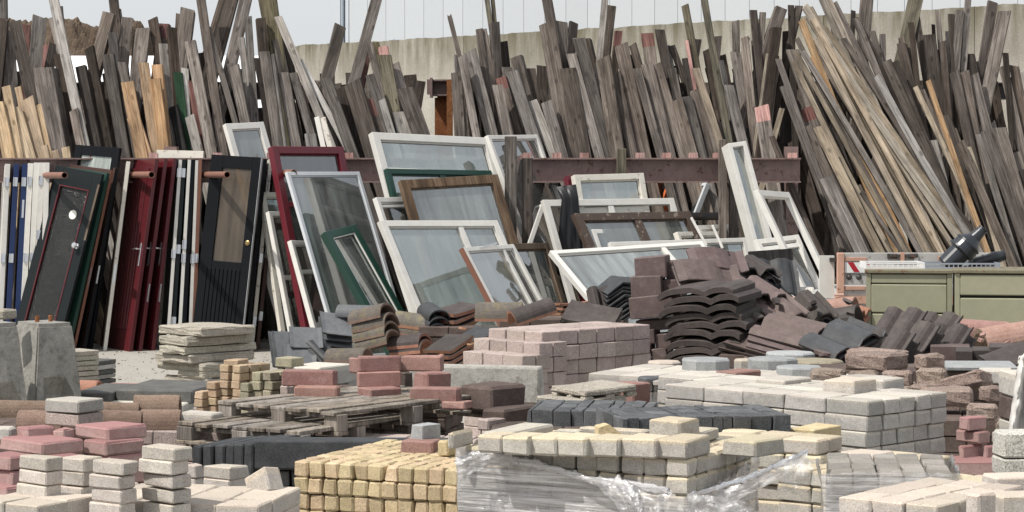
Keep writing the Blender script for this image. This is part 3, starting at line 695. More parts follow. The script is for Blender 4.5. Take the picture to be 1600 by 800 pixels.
# ---------------------------------------------------------------- doors
HINGE = None
def hinge_me():
    t = MB(); t.box(-.02,.02,-.004,.0,0,.10); t.tube((.022,-.006,0),(.022,-.006,.10),.007,n=8); return t.me(CHROME)
HINGE = hinge_me()
DG = 'salvaged doors racked below the pipe dividers'
def door(label, top, bot, Yb, phi, m, w=.86, th=.042, edge_m=None, S=.10, hinges=(), lock=None, handle=None, glazed=None, grooves=None, knob=None, rails=None, edge_w=None, z_ground=True, group=DG):
    """near vertical edge from top to bot pixels; the leaf runs away to the left at angle phi; local x along leaf, y behind face"""
    yy = lambda y: (Yb+S*H)/(1+S*(y-YH)/F)
    a = P(*top, yy(top[1])); b = P(*bot, yy(bot[1])); d = a-b
    b = b-d*(b.z/d.z)
    v = a-b; h = v.length; v.normalize()
    u = Vector((-math.cos(R(phi)), math.sin(R(phi)), 0)); u = (u-v*u.dot(v)).normalized()
    n = v.cross(u)                            # out of the visible (left/front) face?
    if n.dot(Vector((0,-1,0))) < 0: n = -n
    M = Matrix((u, -n, v)).transposed().to_4x4(); M.translation = b
    det = M.to_3x3().determinant()
    root = empty('old_door_leaf', label, 'door', (0,0,0), group); root.matrix_world = M
    if glazed is None:
        slab_ = MB().box(0,w,0,th,0,h).build('door_slab', m, root, bevel=.002)
    else:
        x0,x1,z0,z1,gm,bm_ = glazed            # x from near edge; z from top
        t = MB(); t.box(0,x0,0,th,0,h); t.box(x1,w,0,th,0,h); t.box(x0,x1,0.001,th-.001,h-z0,h-.001); t.box(x0,x1,.001,th-.001,.001,h-z1)
        slab_ = t.build('door_slab', m, root, bevel=.002)
        pn_ = MB().box(x0-.003,x1+.003,th*.5-.003,th*.5+.003,h-z1-.003,h-z0+.003).build('pane', gm, root)
        if bm_:
            e = .014
            MB().box(x0,x0+e,-.006,.015,h-z1,h-z0).box(x1-e,x1,-.006,.015,h-z1,h-z0).box(x0+e,x1-e,-.0055,.0145,h-z0-e,h-z0).box(x0+e,x1-e,-.0055,.0145,h-z1,h-z1+e).build('glazing_bead', bm_, pn_)
    if grooves:
        x0,x1,z0,z1,k = grooves
        for i in range(k):
            s = (x1-x0)/k
            MB().box(x0+i*s+.004,x0+(i+1)*s-.004,-.010,-.0005,h-z1,h-z0).build('panel_board', m, root, bevel=.003)
    if rails:
        for (x0,x1,z0,z1) in rails: MB().box(x0,x1,-.014,-.0005,h-z1,h-z0).build('rail', m, root, bevel=.003)
    if edge_m: MB().box(-.004,-.0003,.003,th-.003,.003,h-.003).build('edge_strip', edge_m, root)
    for z in hinges:
        add('hinge', HINGE, slab_, mw=Matrix.Translation((-.0045,th*.5,h-z)) @ Matrix.Rotation(R(-90),4,'Z'))
    if lock: MB().box(-.007,-.0042,th*.3,th*.7,h-lock-.1,h-lock+.1).build('lock_plate', CHROME, slab_)
    if handle:
        z = h-handle
        hp_ = MB().box(.05,.088,-.010,-.0006,z-.14,z+.12).build('handle_plate', CHROME, root, bevel=.004)
        t = MB(); t.tube((.069,-.01,z+.05),(.069,-.055,z+.05),.010,n=8); t.lathe((.062,-.055,z+.05),(.185,-.058,z+.045),[(0,.010),(.9,.009),(1,.006)],n=8); t.build('handle', CHROME, hp_)
    if knob:
        z = h-knob; t = MB(); t.lathe((.09,0,z),(.09,-.075,z),[(0,.03),(.08,.03),(.1,.012),(.5,.012),(.6,.03),(.85,.034),(1,.02)],n=14); t.build('knob', CHROME, root)
    return root, w, h
# far left: white and navy leaves seen on edge
Y0 = 27.6
door('white door leaning at the far left edge beside the navy pair', (8,256),(-6,548), Y0, 77, WHITE, hinges=(.25,1.1), th=.058)
door('first navy blue door leaning beside the far left white one', (22,256),(6,548), Y0-.03, 77, NAVY, hinges=(.25,1.1), th=.058)
door('second navy blue door leaning against the white door edges', (35,256),(21,548), Y0-.06, 77, NAVY, hinges=(.25,), lock=.5, th=.058)
door('white door edge with two hinges next to the navy doors', (44,255),(29,548), Y0-.09, 77, WHITE, hinges=(.25,1.1,1.8), th=.058)
door('middle white door edge with a single hinge among the white group', (53,254),(40,548), Y0-.12, 78, WHITE, hinges=(1.1,), th=.058)
door('white door edge with hinge and lock plate near the pipe end', (61,254),(50,548), Y0-.15, 79, WHITE, hinges=(.25,.85,1.8), lock=1.15, th=.058)
door('outermost white door of the far left group', (69,254),(62,548), Y0-.18, 80, WHITE, lock=1.15, th=.058)
# the grey glazed door group
door('tall black door with milky top pane behind the grey glazed door', (187,231),(140,552), 27.6, 32, BLACKP, w=.66, glazed=(.10,.56,.11,.85,GLMILK,None))
door('dark brown bare door edge right of the red brown one', (180,262),(128,552), 27.55, 66, DKWOOD, edge_m=BLACKP, lock=1.2)
door('white door edge left of the maroon doors', (198,252),(161,548), 27.5, 80, CREAM, edge_m=CREAM, lock=1.25)
door('red brown door edge leaning on the dark green leaf', (173,265),(112,552), 27.35, 42, DKWOOD, w=.74, edge_m=REDBROWN, lock=1.2)
door('dark green door leaf with a round cylinder lock', (167,270),(104,552), 27.25, 42, GREEN, w=.74, edge_m=GREEN)
r_, w_, h_ = door('dark grey door with ribbed glass in a maroon bead and round sticker', (160,272),(88,552), 27.12, 28, CHAR, w=.66, glazed=(.12,.54,.20,1.90,GLDARK,MAROOND), knob=.83, S=.12)
STK = paint('white_sticker', (.72,.72,.66), .6)
MB().lathe((.27,.013,h_-.50),(.27,.0162,h_-.50),[(0,.052),(1,.052)],n=20).build('sticker', STK, r_)
MB().box(-.004,.022,-.004,-.0004,h_-.75,h_-.12).build('bare_edge', BROWNW, r_)
# maroon doors
for i, (t_, b_, l_) in enumerate((((271,247),(237,547),'right hand maroon door with long lever handle by the white edges'),
                              ((257,247),(217,547),'middle maroon door with long lever handle'),
                              ((243,248),(202,547),'left hand maroon door showing its boarded panel and lever handle'))):
    door(l_, t_, b_, 27.5-.07*i, 60, MAROOND, w=.9, handle=1.06, lock=1.5 if i < 2 else None,
         grooves=(.16,.76,.16,1.9,7) if i == 2 else None, rails=((.12,.80,.10,.155),) if i == 2 else None)
# white edged dark doors
door('cream door standing behind the white edged dark doors', (318,236),(300,548), 28.0, 12, CREAM, w=.56)
for t_, b_, m_, e_, l_, hz in (((310,249),(299,548),DKWOOD,REDBROWN,'brown edged door right of the white edged dark ones',(1.15,)),
    ((305,250),(293,548),CHAR,WHITE,'narrow white edged dark door beside the brown edge',(1.15,)),
    ((299,249),(283,548),CHAR,BLACKP,'black edged door between two white edged ones',()),
    ((293,249),(276,548),CHAR,WHITE,'white edged dark door in the middle of the black group',(1.0,1.15)),
    ((285,249),(266,548),BLACKP,CHAR,'charcoal edged door with shiny hinge by the maroon doors',(.2,1.05,1.85)),
    ((279,249),(258,548),CHAR,WHITE,'white edged dark door right next to the maroon doors',(.2,1.1))):
    door(l_, t_, b_, 27.55, 76, m_, edge_m=e_, hinges=hz)
# black half glazed door and its neighbours
door('dark brown door edge at the right end of the door rack', (430,249),(399,548), 27.62, 76, DKWOOD, edge_m=DKWOOD, hinges=(1.1,1.8))
door('flaking white door edge beside the last brown one', (420,249),(390,548), 27.52, 77, CREAM, edge_m=CREAM, hinges=(.25,1.15,1.85), lock=.25)
door('black door edge next to the half glazed leaf', (412,248),(382,548), 27.42, 77, BLACKP, edge_m=BLACKP)
r_, w_, h_ = door('black half glazed door with mottled bronze pane and boarded lower panel', (408,246),(375,548), 27.2, 22, BLACKP, w=.62, edge_m=ALU, glazed=(.105,.47,.14,1.17,GLOBS,None), grooves=(.10,.56,1.25,1.98,9), hinges=())
MB().lathe((.05,-.0005,h_-.95),(.05,-.016,h_-.95),[(0,.03),(.6,.03),(1,.018)],n=12).build('lock_cover', BRASSD, r_)
# pipe dividers
PIPEM = paint('red_brown_pipe', (.22,.105,.075), .5, (.10,.05,.035), .1, dirt=.4)
for x0, x1, y, l_ in ((62,101,274,'red brown divider pipe end over the grey glazed door'), (205,237,273,'red brown divider pipe end in front of the left maroon door'),
                   (318,355,273,'red brown divider pipe end beside the black half glazed door'), (426,459,270,'red brown divider pipe end before the maroon window frame')):
    a = P(x0, y, 27.98); b = P(x1, y, 26.7)
    o = MB().tube(b-a, Vector((0,0,0)), .035, n=16, wall=.006).build('divider_pipe', PIPEM); o.location = a
    tag(o, l_, 'pipe', 'divider pipes of the door rack')
# ---------------------------------------------------------------- masonry
PAV_Y = stone('yellow_paver', (.40,.31,.185), (.53,.43,.285), stain=(.30,.23,.14), stain_amt=.5, pores=.35, var=.17, grain=130)
PAV_B = stone('buff_grey_paver', (.375,.35,.31), (.47,.445,.40), facing=(.54,.46,.325), stain=(.33,.29,.23), stain_amt=.6, pores=.2, var=.15, grain=150)
PAV_G = stone('grey_paver', (.33,.315,.295), (.43,.415,.39), facing=(.475,.44,.385), stain=(.24,.23,.20), stain_amt=.6, pores=.2, var=.17, grain=150)
PAV_C = stone('cream_paver', (.385,.35,.315), (.48,.445,.405), facing=(.50,.43,.355), stain=(.30,.26,.21), stain_amt=.5, pores=.2, var=.16, grain=150)
PAV_P = stone('pinkish_paver', (.335,.27,.245), (.44,.37,.34), gs=.7, grain=200, stain=(.26,.2,.17), stain_amt=.5, pores=.3, var=.14)
PAV_R = stone('red_paver', (.235,.125,.107), (.33,.205,.18), gs=.4, stain=(.40,.33,.29), stain_amt=.4, var=.15, hvar=.008)
PAV_RD = stone('crimson_paver', (.33,.20,.185), (.41,.30,.28), facing=(.285,.145,.14), gs=.3, stain=(.40,.33,.30), stain_amt=.35, var=.12, hvar=.006)
PAV_D = stone('dark_brown_paver', (.075,.055,.047), (.135,.105,.092), gs=.5, stain=(.20,.17,.15), stain_amt=.35, var=.2)
PAV_W = stone('wrapped_grey_brown_paver', (.20,.185,.165), (.29,.27,.245), var=.2)
PAV_K = stone('charcoal_paver', (.065,.067,.07), (.13,.134,.139), gs=.6, stain=(.20,.20,.20), stain_amt=.5, var=.25, hvar=0)
PAV_BR = stone('rough_brown_paver', (.19,.14,.115), (.30,.24,.205), gs=.7, grain=110, stain=(.40,.35,.30), stain_amt=.3, var=.16, bmp=.8)
SLAB = stone('aggregate_slab', (.30,.275,.225), (.42,.39,.33), gs=.7, grain=120, stain=(.15,.14,.12), stain_amt=.5, var=.1, bmp=.9)
SLABK = stone('dark_slab', (.07,.07,.068), (.14,.138,.13), gs=.4, stain=(.22,.2,.17), stain_amt=.5, var=.1)
TAN = stone('small_tan_brick', (.33,.23,.15), (.45,.35,.25), gs=.5, stain=(.27,.24,.18), stain_amt=.5, var=.18)
OLIVE = stone('small_olive_brick', (.24,.215,.15), (.34,.31,.23), gs=.5, stain=(.2,.18,.14), stain_amt=.4, var=.16)
AGG = stone('pebble_block', (.40,.385,.345), (.52,.50,.46), gs=.7, grain=120, var=.08, bmp=.8)
BLUE = stone('blue_grey_octagon', (.25,.26,.265), (.36,.37,.37), gs=.4, stain=(.2,.2,.18), stain_amt=.4, var=.16)
MORTK = stone('black_kerb', (.035,.037,.040), (.07,.073,.078), gs=.5, stain=(.14,.14,.14), stain_amt=.3, var=.12, hvar=0)

_bc = {}
def block_me(l, w, h, m, bev=.006, rough=.0, seed=0, cuts=0):
    """worn block, corner origin at its top front corner is NOT used: origin is its centre"""
    key = (round(l,3), round(w,3), round(h,3), m.name, bev, rough, seed, cuts)
    if key in _bc: return _bc[key]
    bm = bmesh.new(); bmesh.ops.create_cube(bm, size=1)
    for v in bm.verts: v.co = Vector((v.co.x*l, v.co.y*w, v.co.z*h))
    if cuts:
        ed = [e for e in bm.edges if abs(e.verts[0].co.z-e.verts[1].co.z) < 1e-5]
        bmesh.ops.subdivide_edges(bm, edges=bm.edges[:], cuts=cuts, use_grid_fill=True)
        be = [e for e in bm.edges if len(e.link_faces) == 2 and e.calc_face_angle(0) > .5]
    else: be = bm.edges[:]
    bmesh.ops.bevel(bm, geom=be, offset=bev, segments=1, affect='EDGES', clamp_overlap=True)
    r = random.Random(seed*77+int(l*1000)+3)
    if rough or bev:
        j = max(rough, bev*.35)
        for v in bm.verts: v.co += Vector((r.uniform(-j,j), r.uniform(-j,j), r.uniform(-j,j)))
    if seed % 5 in (1, 3, 4) and not cuts:     # a chipped corner or arris
        for q in range(1 if seed % 5 != 4 else 2):
            cx, cy, cz = r.choice((-1,1))*l/2, r.choice((-1,1))*w/2, r.choice((-1,1,1))*h/2
            for v in sorted(bm.verts, key=lambda v: (v.co-Vector((cx,cy,cz))).length)[:3]: v.co *= Vector((1-.010/l*r.uniform(.5,1.6), 1-.010/w*r.uniform(.5,1.6), 1-.006/h*r.uniform(.4,1.5)))
    me = bpy.data.meshes.new('block'); bm.to_mesh(me); bm.free(); me.materials.append(m)
    _bc[key] = me; return me
def Ldir(a): return Vector((-math.cos(R(a)), math.sin(R(a)), 0))
def Rdir(a): return Vector((math.sin(R(a)), math.cos(R(a)), 0))
def brot(a): return Matrix((-Ldir(a), Rdir(a), Vector((0,0,1)))).transposed()      # local x to the right along the left face, y along the right face
def stack(label, cat, name, part, corner, Y, a, nL, nR, nz, dl, dr, dh, m, bev=.006, rough=.0, jit=.006, keep=lambda i,j,k: True, group=None, gap=.004, shell=3, cuts=0, lift=0.0, mats=None, tj=.9):
    """corner: pixel of the top near corner of the full grid; i along the left face, j along the right face, k from the top"""
    c = P(*corner, Y); c.z += lift
    L = Ldir(a); Rr = Rdir(a); rot = brot(a)
    base = c - Vector((0,0,nz*dh))
    root = empty(name, label, cat, base, group)
    rr = random.Random(hash_(label))
    for k in range(nz):
        # courses end a little apart, as hand stacked rows do
        rowo = L*rr.uniform(-jit,jit)*1.5 + Rr*rr.uniform(-jit,jit)*1.5
        for i in range(nL):
            for j in range(nR):
                if not keep(i,j,k): continue
                if not (i == 0 or j == 0 or i == nL-1 or j == nR-1 or k < shell): continue
                p = c + L*((i+.5)*dl) + Rr*((j+.5)*dr) - Vector((0,0,(k+.5)*dh)) + rowo
                p += L*rr.uniform(-jit,jit) + Rr*rr.uniform(-jit,jit)
                mm = m if not mats else mats[rr.randrange(len(mats))]
                gp = max(gap, .00036*Y)*rr.uniform(.6,1.5); me = block_me(round(dl-gp,3), round(dr-gp*1.2,3), dh-max(.0025,.00022*Y), mm, bev, rough, rr.randrange(5), cuts)
                q = rot @ Matrix.Rotation(R(rr.uniform(-tj,tj)),3,'Z')
                M = q.to_4x4(); M.translation = p-base
                if rr.random() < .5: M = M @ Matrix.Rotation(math.pi,4,'Z')
                add(part, me, root, mw=M)
    return root
def hash_(s):
    h = 7
    for ch in s: h = (h*31+ord(ch)) % 1000003
    return h
def block(label, cat, name, xl, xc, xr, yt, hp, m, Y=None, zs=None, a=45, bev=.008, rough=.0, cuts=0, l=None, w=None, group=None, parent=None, tilt=None):
    """one block by what shows of it: left end, near edge and right end columns, top row of the near corner, height in rows"""
    if Y is None: Y = Yfor(yt+hp, zs)
    s = px(Y); c = P(xc, yt, Y); h = hp/s
    l = l or max(.03, (xc-xl)/s/math.cos(R(a))); w = w or max(.03, (xr-xc)/s/math.sin(R(a)))
    me = block_me(l, w, h, m, bev, rough, (hash_(label) if label else len(bpy.data.objects)) % 7, cuts)
    p = c + Ldir(a)*(l/2) + Rdir(a)*(w/2) - Vector((0,0,h/2))
    M = brot(a).to_4x4()
    if tilt: M = M @ Matrix.Rotation(R(tilt[0]),4,'X') @ Matrix.Rotation(R(tilt[1]),4,'Y')
    M.translation = p - (parent.location if parent else Vector((0,0,0)))
    o = add(name, me, parent, mw=M)
    if not parent: tag(o, label, cat, group)
    return o
def pile(label, cat, name, loc_px, Y, group=None):
    p = P(*loc_px, Y); p.z = 0
    return empty(name, label, cat, p, group)

# --- yellow cobbles, low middle
YS = stack('low pallet load of tumbled yellow cobbles at the bottom centre', 'cobble stack', 'cobble_stack', 'cobble', (716,734), 12.5, 24, 11, 10, 7, .0855, .105, .0845, PAV_Y, bev=.009, rough=.003, jit=.004, shell=1)
# --- buff pavers under torn wrap
CT = (1074,719)
def keepC(i, j, k):
    return True
CS = stack('large stack of buff pavers under torn clear wrap at the bottom centre', 'paver stack', 'paver_stack', 'paver', CT, 11.5, 27, 10, 7, 9, .118, .118, .083, PAV_B, bev=.010, rough=.003, jit=.006, shell=2, keep=lambda i,j,k: not (k == 0 and (i, j) in ((3,2),(6,3))))
zC = H-(CT[1]-YH)/px(11.5)
# loose top course on it, each one placed by its columns
GT = 'loose pavers lying on the wrapped buff stack'
def on(zs, yb): return Yfor(yb, zs)
topC = [(704,708,745,676,26),(745,784,790,682,27),(784,826,830,684,28),(828,869,873,684,29),(870,914,919,685,30),(918,966,972,686,30),(971,1024,1030,687,31),(1028,1073,1117,689,30)]
for n_, (xl,xc,xr,yt,hp) in enumerate(topC):
    block(['buff paver at the far left of the loose top row on the wrapped stack','second buff paver from the left in the loose top row on the wrapped stack','third buff paver from the left in the loose top row on the wrapped stack','fourth buff paver from the left in the loose top row on the wrapped stack','fifth buff paver from the left in the loose top row on the wrapped stack','third buff paver from the right in the loose top row on the wrapped stack','second buff paver from the right in the loose top row on the wrapped stack','buff paver at the near right corner of the loose top row on the wrapped stack'][n_],
          'paver', 'loose_paver', xl, xc, xr, yt, hp, PAV_B, zs=zC+.001, a=27, bev=.010, rough=.003, w=.21 if n_ < 7 else None, group=GT)
Yt = on(zC+.001, 719)
block('buff paver lying crosswise on the near right end of the top row', 'paver', 'loose_paver', 1015, 1062, 1099, 658, 27, PAV_B, Y=11.95, a=40, bev=.010, rough=.003, group=GT)
for n_,(lab,xl,xc,xr,yt,hp) in enumerate((('pale buff paver set back behind the left of the top row',752,800,868,677,14),('grey buff paver set back behind the broken wedge',868,905,912,672,18),('buff paver set back behind the crosswise one',1040,1090,1131,676,20),('buff paver right behind the near corner of the top row',905,1004,1020,673,20))):
    block(lab, 'paver', 'loose_paver', xl, xc, xr, yt, hp, PAV_B, zs=zC+.001, a=27, bev=.010, rough=.003, group=GT)
# broken wedge
wv = [P(934,691,11.95),P(988,690,11.9),P(934,663,12.0),P(950,661,11.95)]
b0 = P(934,690,11.95); s = px(11.95)
vs = [(0,0,0),(.165,0,0),(.165,.09,0),(0,.09,0),(.005,.005,.065),(.055,0,.082),(.05,.09,.08),(0,.085,.07),(.11,0,.04),(.115,.09,.035)]
fs = [(0,3,2,1),(0,1,8,5,4),(2,3,7,6,9),(0,4,7,3),(4,5,6,7),(5,8,9,6),(8,1,2,9)]
o = add('broken_paver', mesh(vs, fs, (PAV_Y,)), loc=b0, rot=(0,0,R(8))); tag(o, 'broken wedge shaped yellow paver lying on the wrapped buff stack', 'paver')
# --- stretch film round it
FILM = bpy.data.materials.new('stretch_film'); FILM.use_nodes = True
t = FILM.node_tree; t.nodes.clear(); out = N(t, 'ShaderNodeOutputMaterial')
v, rn = coords(t, (.6, .6, 17), offs=False); n1 = noiz(t, v, 2.2, 6, .7)
vb, _ = coords(t, (9, 9, 16), offs=False); n2 = noiz(t, vb, 1.5, 5, .6)
tr = N(t, 'ShaderNodeBsdfTransparent'); tr.inputs[0].default_value = (.93,.93,.94,1)
gl = N(t, 'ShaderNodeBsdfGlossy'); gl.inputs['Roughness'].default_value = .16; gl.inputs[0].default_value = (.9,.9,.92,1)
df = N(t, 'ShaderNodeBsdfDiffuse'); df.inputs[0].default_value = (.86,.84,.83,1)
a1 = N(t, 'ShaderNodeMixShader'); t.links.new(ramp(t, n1, [(.38,.06),(.50,.36),(.64,.72)]), a1.inputs[0]); t.links.new(tr.outputs[0], a1.inputs[1]); t.links.new(df.outputs[0], a1.inputs[2])
a2 = N(t, 'ShaderNodeMixShader'); fr = N(t, 'ShaderNodeFresnel'); fr.inputs[0].default_value = 1.5
ml = N(t, 'ShaderNodeMath', operation='MULTIPLY'); ml.use_clamp = True; ml.inputs[1].default_value = 2.5; t.links.new(fr.outputs[0], ml.inputs[0])
t.links.new(ml.outputs[0], a2.inputs[0]); t.links.new(a1.outputs[0], a2.inputs[1]); t.links.new(gl.outputs[0], a2.inputs[2])
bn = N(t, 'ShaderNodeBump'); bn.inputs['Strength'].default_value = .5; bn.inputs['Distance'].default_value = .02
ad = N(t, 'ShaderNodeMath', operation='ADD'); t.links.new(n1, ad.inputs[0]); t.links.new(n2, ad.inputs[1]); t.links.new(ad.outputs[0], bn.inputs['Height'])
for x in (gl, df): t.links.new(bn.outputs[0], x.inputs['Normal'])
t.links.new(a2.outputs[0], out.inputs[0])
def film_sheet(label, origin, pts, tops, zbot, seed=1, off=.012, cols=90, rows=26, group=None, ragged=.02):
    """pts: plan polyline (world x,y) the film is stretched along; tops: height of its torn upper edge along it (s, z)"""
    segs = []; tot = 0
    for p, q in zip(pts, pts[1:]): segs.append((tot, (q-p).length, p, q)); tot += (q-p).length
    vs = []; fs = []
    o0 = Vector((pts[1].x, pts[1].y, 0))
    for c in range(cols+1):
        s = tot*c/cols
        for st, ln, p, q in segs:
            if s <= st+ln+1e-6: break
        f = (s-st)/ln; pt = p.lerp(q, f); d = (q-p).normalized(); nn = Vector((d.y,-d.x,0))
        u = s/tot
        for (s0,z0),(s1,z1) in zip(tops, tops[1:]):
            if u <= s1+1e-6: zt = z0+(z1-z0)*(u-s0)/max(1e-6,(s1-s0)); break
        zt += ragged*noise.noise((s*22, seed, 0)) + ragged*.8*noise.noise((s*60, seed, 3))
        for r in range(rows+1):
            w = r/rows; z = zbot+(zt-zbot)*w
            cr = off + .006*noise.noise((s*3, z*26, seed)) + .004*noise.noise((s*11, z*50, seed+2))
            edge = max(0, (w-.82)/.18)
            cr += edge*(.010+.035*abs(noise.noise((s*9, seed, 5))))
            zz = z - edge*edge*.02*noise.noise((s*30, seed, 8))
            vs.append(Vector((pt.x, pt.y, 0)) + nn*cr + Vector((0,0,zz)) - o0)
    for c in range(cols):
        for r in range(rows):
            a = c*(rows+1)+r; fs.append((a, a+rows+1, a+rows+2, a+1))
    o = add('stretch_film', mesh(vs, fs, (FILM,), smooth=True), loc=o0); tag(o, label, 'plastic film', group); return o
cc = P(*CT, 11.5); L_ = Ldir(27); R_ = Rdir(27)
pA = cc+L_*1.195; pB = cc.copy(); pC = cc+R_*.84
zz = lambda y, Y=11.5: H-(y-YH)*Y/F
film_sheet('torn clear stretch film sagging across the left face of the buff paver stack', cc, [pA+R_*.25, pA+L_*.004, pB+R_*-.004], [(0,zz(700,12)),(.17,zz(702,12)),(.34,zz(714,11.95)),(.62,zz(742,11.7)),(.86,zz(764,11.55)),(.97,zz(772,11.5)),(1,zz(798,11.5))], .0, 1)
film_sheet('torn clear stretch film rising along the right face of the buff paver stack', cc, [pB+L_*.10-R_*.014, pB-R_*.012-L_*.012, pC-L_*.012, pC+L_*.35], [(0,zz(800,11.4)),(.06,zz(778,11.4)),(.16,zz(772)),(.45,zz(750,11.7)),(.66,zz(716,12.1)),(.74,zz(703,12.2)),(1,zz(698,12.3))], .0, 5)
def twist(label, pts, r, seed):
    vs = []; fs = []; n = 14; o0 = pts[0]
    dense = []
    for p, q in zip(pts, pts[1:]):
        for k in range(10): dense.append(p.lerp(q, k/10))
    dense.append(pts[-1])
    for i, p in enumerate(dense):
        for j in range(n):
            an = 2*math.pi*j/n+i*.35; rr = r*(1+.75*noise.noise((math.cos(an)*1.6, math.sin(an)*1.6, i*.45+seed)))
            vs.append(p-o0+Vector((math.cos(an)*rr*.55, math.cos(an)*rr*.3, math.sin(an)*rr+.012*noise.noise((i*.8,seed,4)))))
    for i in range(len(dense)-1):
        for j in range(n):
            j2 = (j+1) % n; fs.append((i*n+j, i*n+j2, (i+1)*n+j2, (i+1)*n+j))
    o = add('twisted_film', mesh(vs, fs, (FILM,), smooth=True), loc=o0); tag(o, label, 'plastic film'); return o
twist('thick twisted rope of film along the torn left edge of the wrap', [P(714,722,12.0),P(745,710,11.95),P(790,714,11.9),P(850,728,11.8),P(920,750,11.65),P(985,757,11.5),P(1045,768,11.32)], .018, 2)
twist('bunched hanging tail of film at the middle of the torn wrap', [P(965,752,11.5),P(990,770,11.42),P(1000,790,11.4),P(1004,812,11.4)], .028, 6)
twist('twisted film strand rising to the right corner of the wrap', [P(1075,775,11.3),P(1120,762,11.38),P(1170,748,11.6),P(1220,724,11.9),P(1262,706,12.1)], .011, 9)

def flap(label, q, Y, seed, dep=.05, nx_=16, ny_=12):
    o0 = P(*q[0], Y); vs = []; fs = []
    for j in range(ny_+1):
        for i in range(nx_+1):
            u, w = i/nx_, j/ny_
            x = (q[0][0]*(1-u)+q[1][0]*u)*(1-w)+(q[3][0]*(1-u)+q[2][0]*u)*w; y = (q[0][1]*(1-u)+q[1][1]*u)*(1-w)+(q[3][1]*(1-u)+q[2][1]*u)*w
            f = 1-w*.6
            x += 6*noise.noise((u*3,w*3,seed))*f; y += 6*noise.noise((u*4,w*3,seed+4))
            p = P(x, y, Y-dep*w+.055*noise.noise((u*7+w*2,w*2.4,seed+9))+.03*noise.noise((u*15,w*5,seed))); vs.append(p-o0)
    for j in range(ny_):
        for i in range(nx_): a = j*(nx_+1)+i; fs.append((a,a+1,a+nx_+2,a+nx_+1))
    o = add('film_flap', mesh(vs, fs, (FILM2,), smooth=True), loc=o0); return tag(o, label, 'plastic film')
FILM2 = bpy.data.materials.new('crumpled_film'); FILM2.use_nodes = True; t = FILM2.node_tree; t.nodes.clear(); out = N(t, 'ShaderNodeOutputMaterial')
tr = N(t, 'ShaderNodeBsdfTransparent'); df = N(t, 'ShaderNodeBsdfDiffuse'); df.inputs[0].default_value = (.78,.77,.76,1); gl = N(t, 'ShaderNodeBsdfGlossy'); gl.inputs['Roughness'].default_value = .12
v, rn = coords(t, (7, 7, 7), offs=False); n1 = noiz(t, v, 1.4, 6, .7); a1 = N(t, 'ShaderNodeMixShader'); t.links.new(ramp(t, n1, [(.40,.04),(.68,.48)]), a1.inputs[0]); t.links.new(tr.outputs[0], a1.inputs[1]); t.links.new(df.outputs[0], a1.inputs[2])
a2 = N(t, 'ShaderNodeMixShader'); a2.inputs[0].default_value = .22; t.links.new(a1.outputs[0], a2.inputs[1]); t.links.new(gl.outputs[0], a2.inputs[2])
bn = N(t, 'ShaderNodeBump'); bn.inputs['Strength'].default_value = 1.; bn.inputs['Distance'].default_value = .03; t.links.new(n1, bn.inputs['Height'])
for x in (gl, df): t.links.new(bn.outputs[0], x.inputs['Normal'])
t.links.new(a2.outputs[0], out.inputs[0])
flap('bright crumpled film flap hanging at the middle of the torn wrap', [(925,752),(1050,766),(1035,815),(985,815)], 11.42, 3)
flap('wide translucent film flap folded out at the bottom right of the torn wrap', [(1074,772),(1150,778),(1215,815),(1072,815)], 11.15, 12)
flap('film bunched over the right top corner of the wrapped stack', [(1205,722),(1262,706),(1274,752),(1225,770)], 11.95, 21)
flap('film flap stretched along the torn right edge', [(1090,770),(1262,706),(1250,732),(1130,792)], 11.7, 31)
flap('loose film wisps along the torn left edge', [(712,716),(800,706),(800,730),(712,745)], 11.88, 41, dep=.02)
# --- big grey stack, right of centre
GS = stack('big rectangular stack of grey pavers right of the charcoal setts', 'paver stack', 'paver_stack', 'paver', (1355,627), 14, 45, 5, 5, 6, .305, .153, .088, PAV_G, bev=.006, rough=.002, jit=.005, shell=2)
zG = zz(627,14)
stack('pale grey pavers in two courses at the left end of the big grey stack', 'paver stack', 'paver_stack', 'paver', (1252,606), 14.95, 45, 4, 3, 8, .29, .16, .088, PAV_G, bev=.006, rough=.002, jit=.006, shell=2)
PG = 'loose blocks lying on the big grey stack'
block('single pale block on the left of the big grey stack', 'paver', 'loose_paver', 1184, 1226, 1275, 594, 26, PAV_G, Y=15.0, a=40, group=PG)
block('near pale block of the pair on the big grey stack', 'paver', 'loose_paver', 1289, 1335, 1378, 596, 27, PAV_C, Y=14.45, a=40, group=PG)
block('darker end block of the pair on the big grey stack', 'paver', 'loose_paver', 1340, 1381, 1421, 594, 27, PAV_G, Y=14.75, a=40, group=PG)
block('flat cream block lying between the single block and the pair', 'paver', 'loose_paver', 1318, 1368, 1402, 590, 10, PAV_C, Y=15.2, a=40, group=PG)
PALW = W_GREY
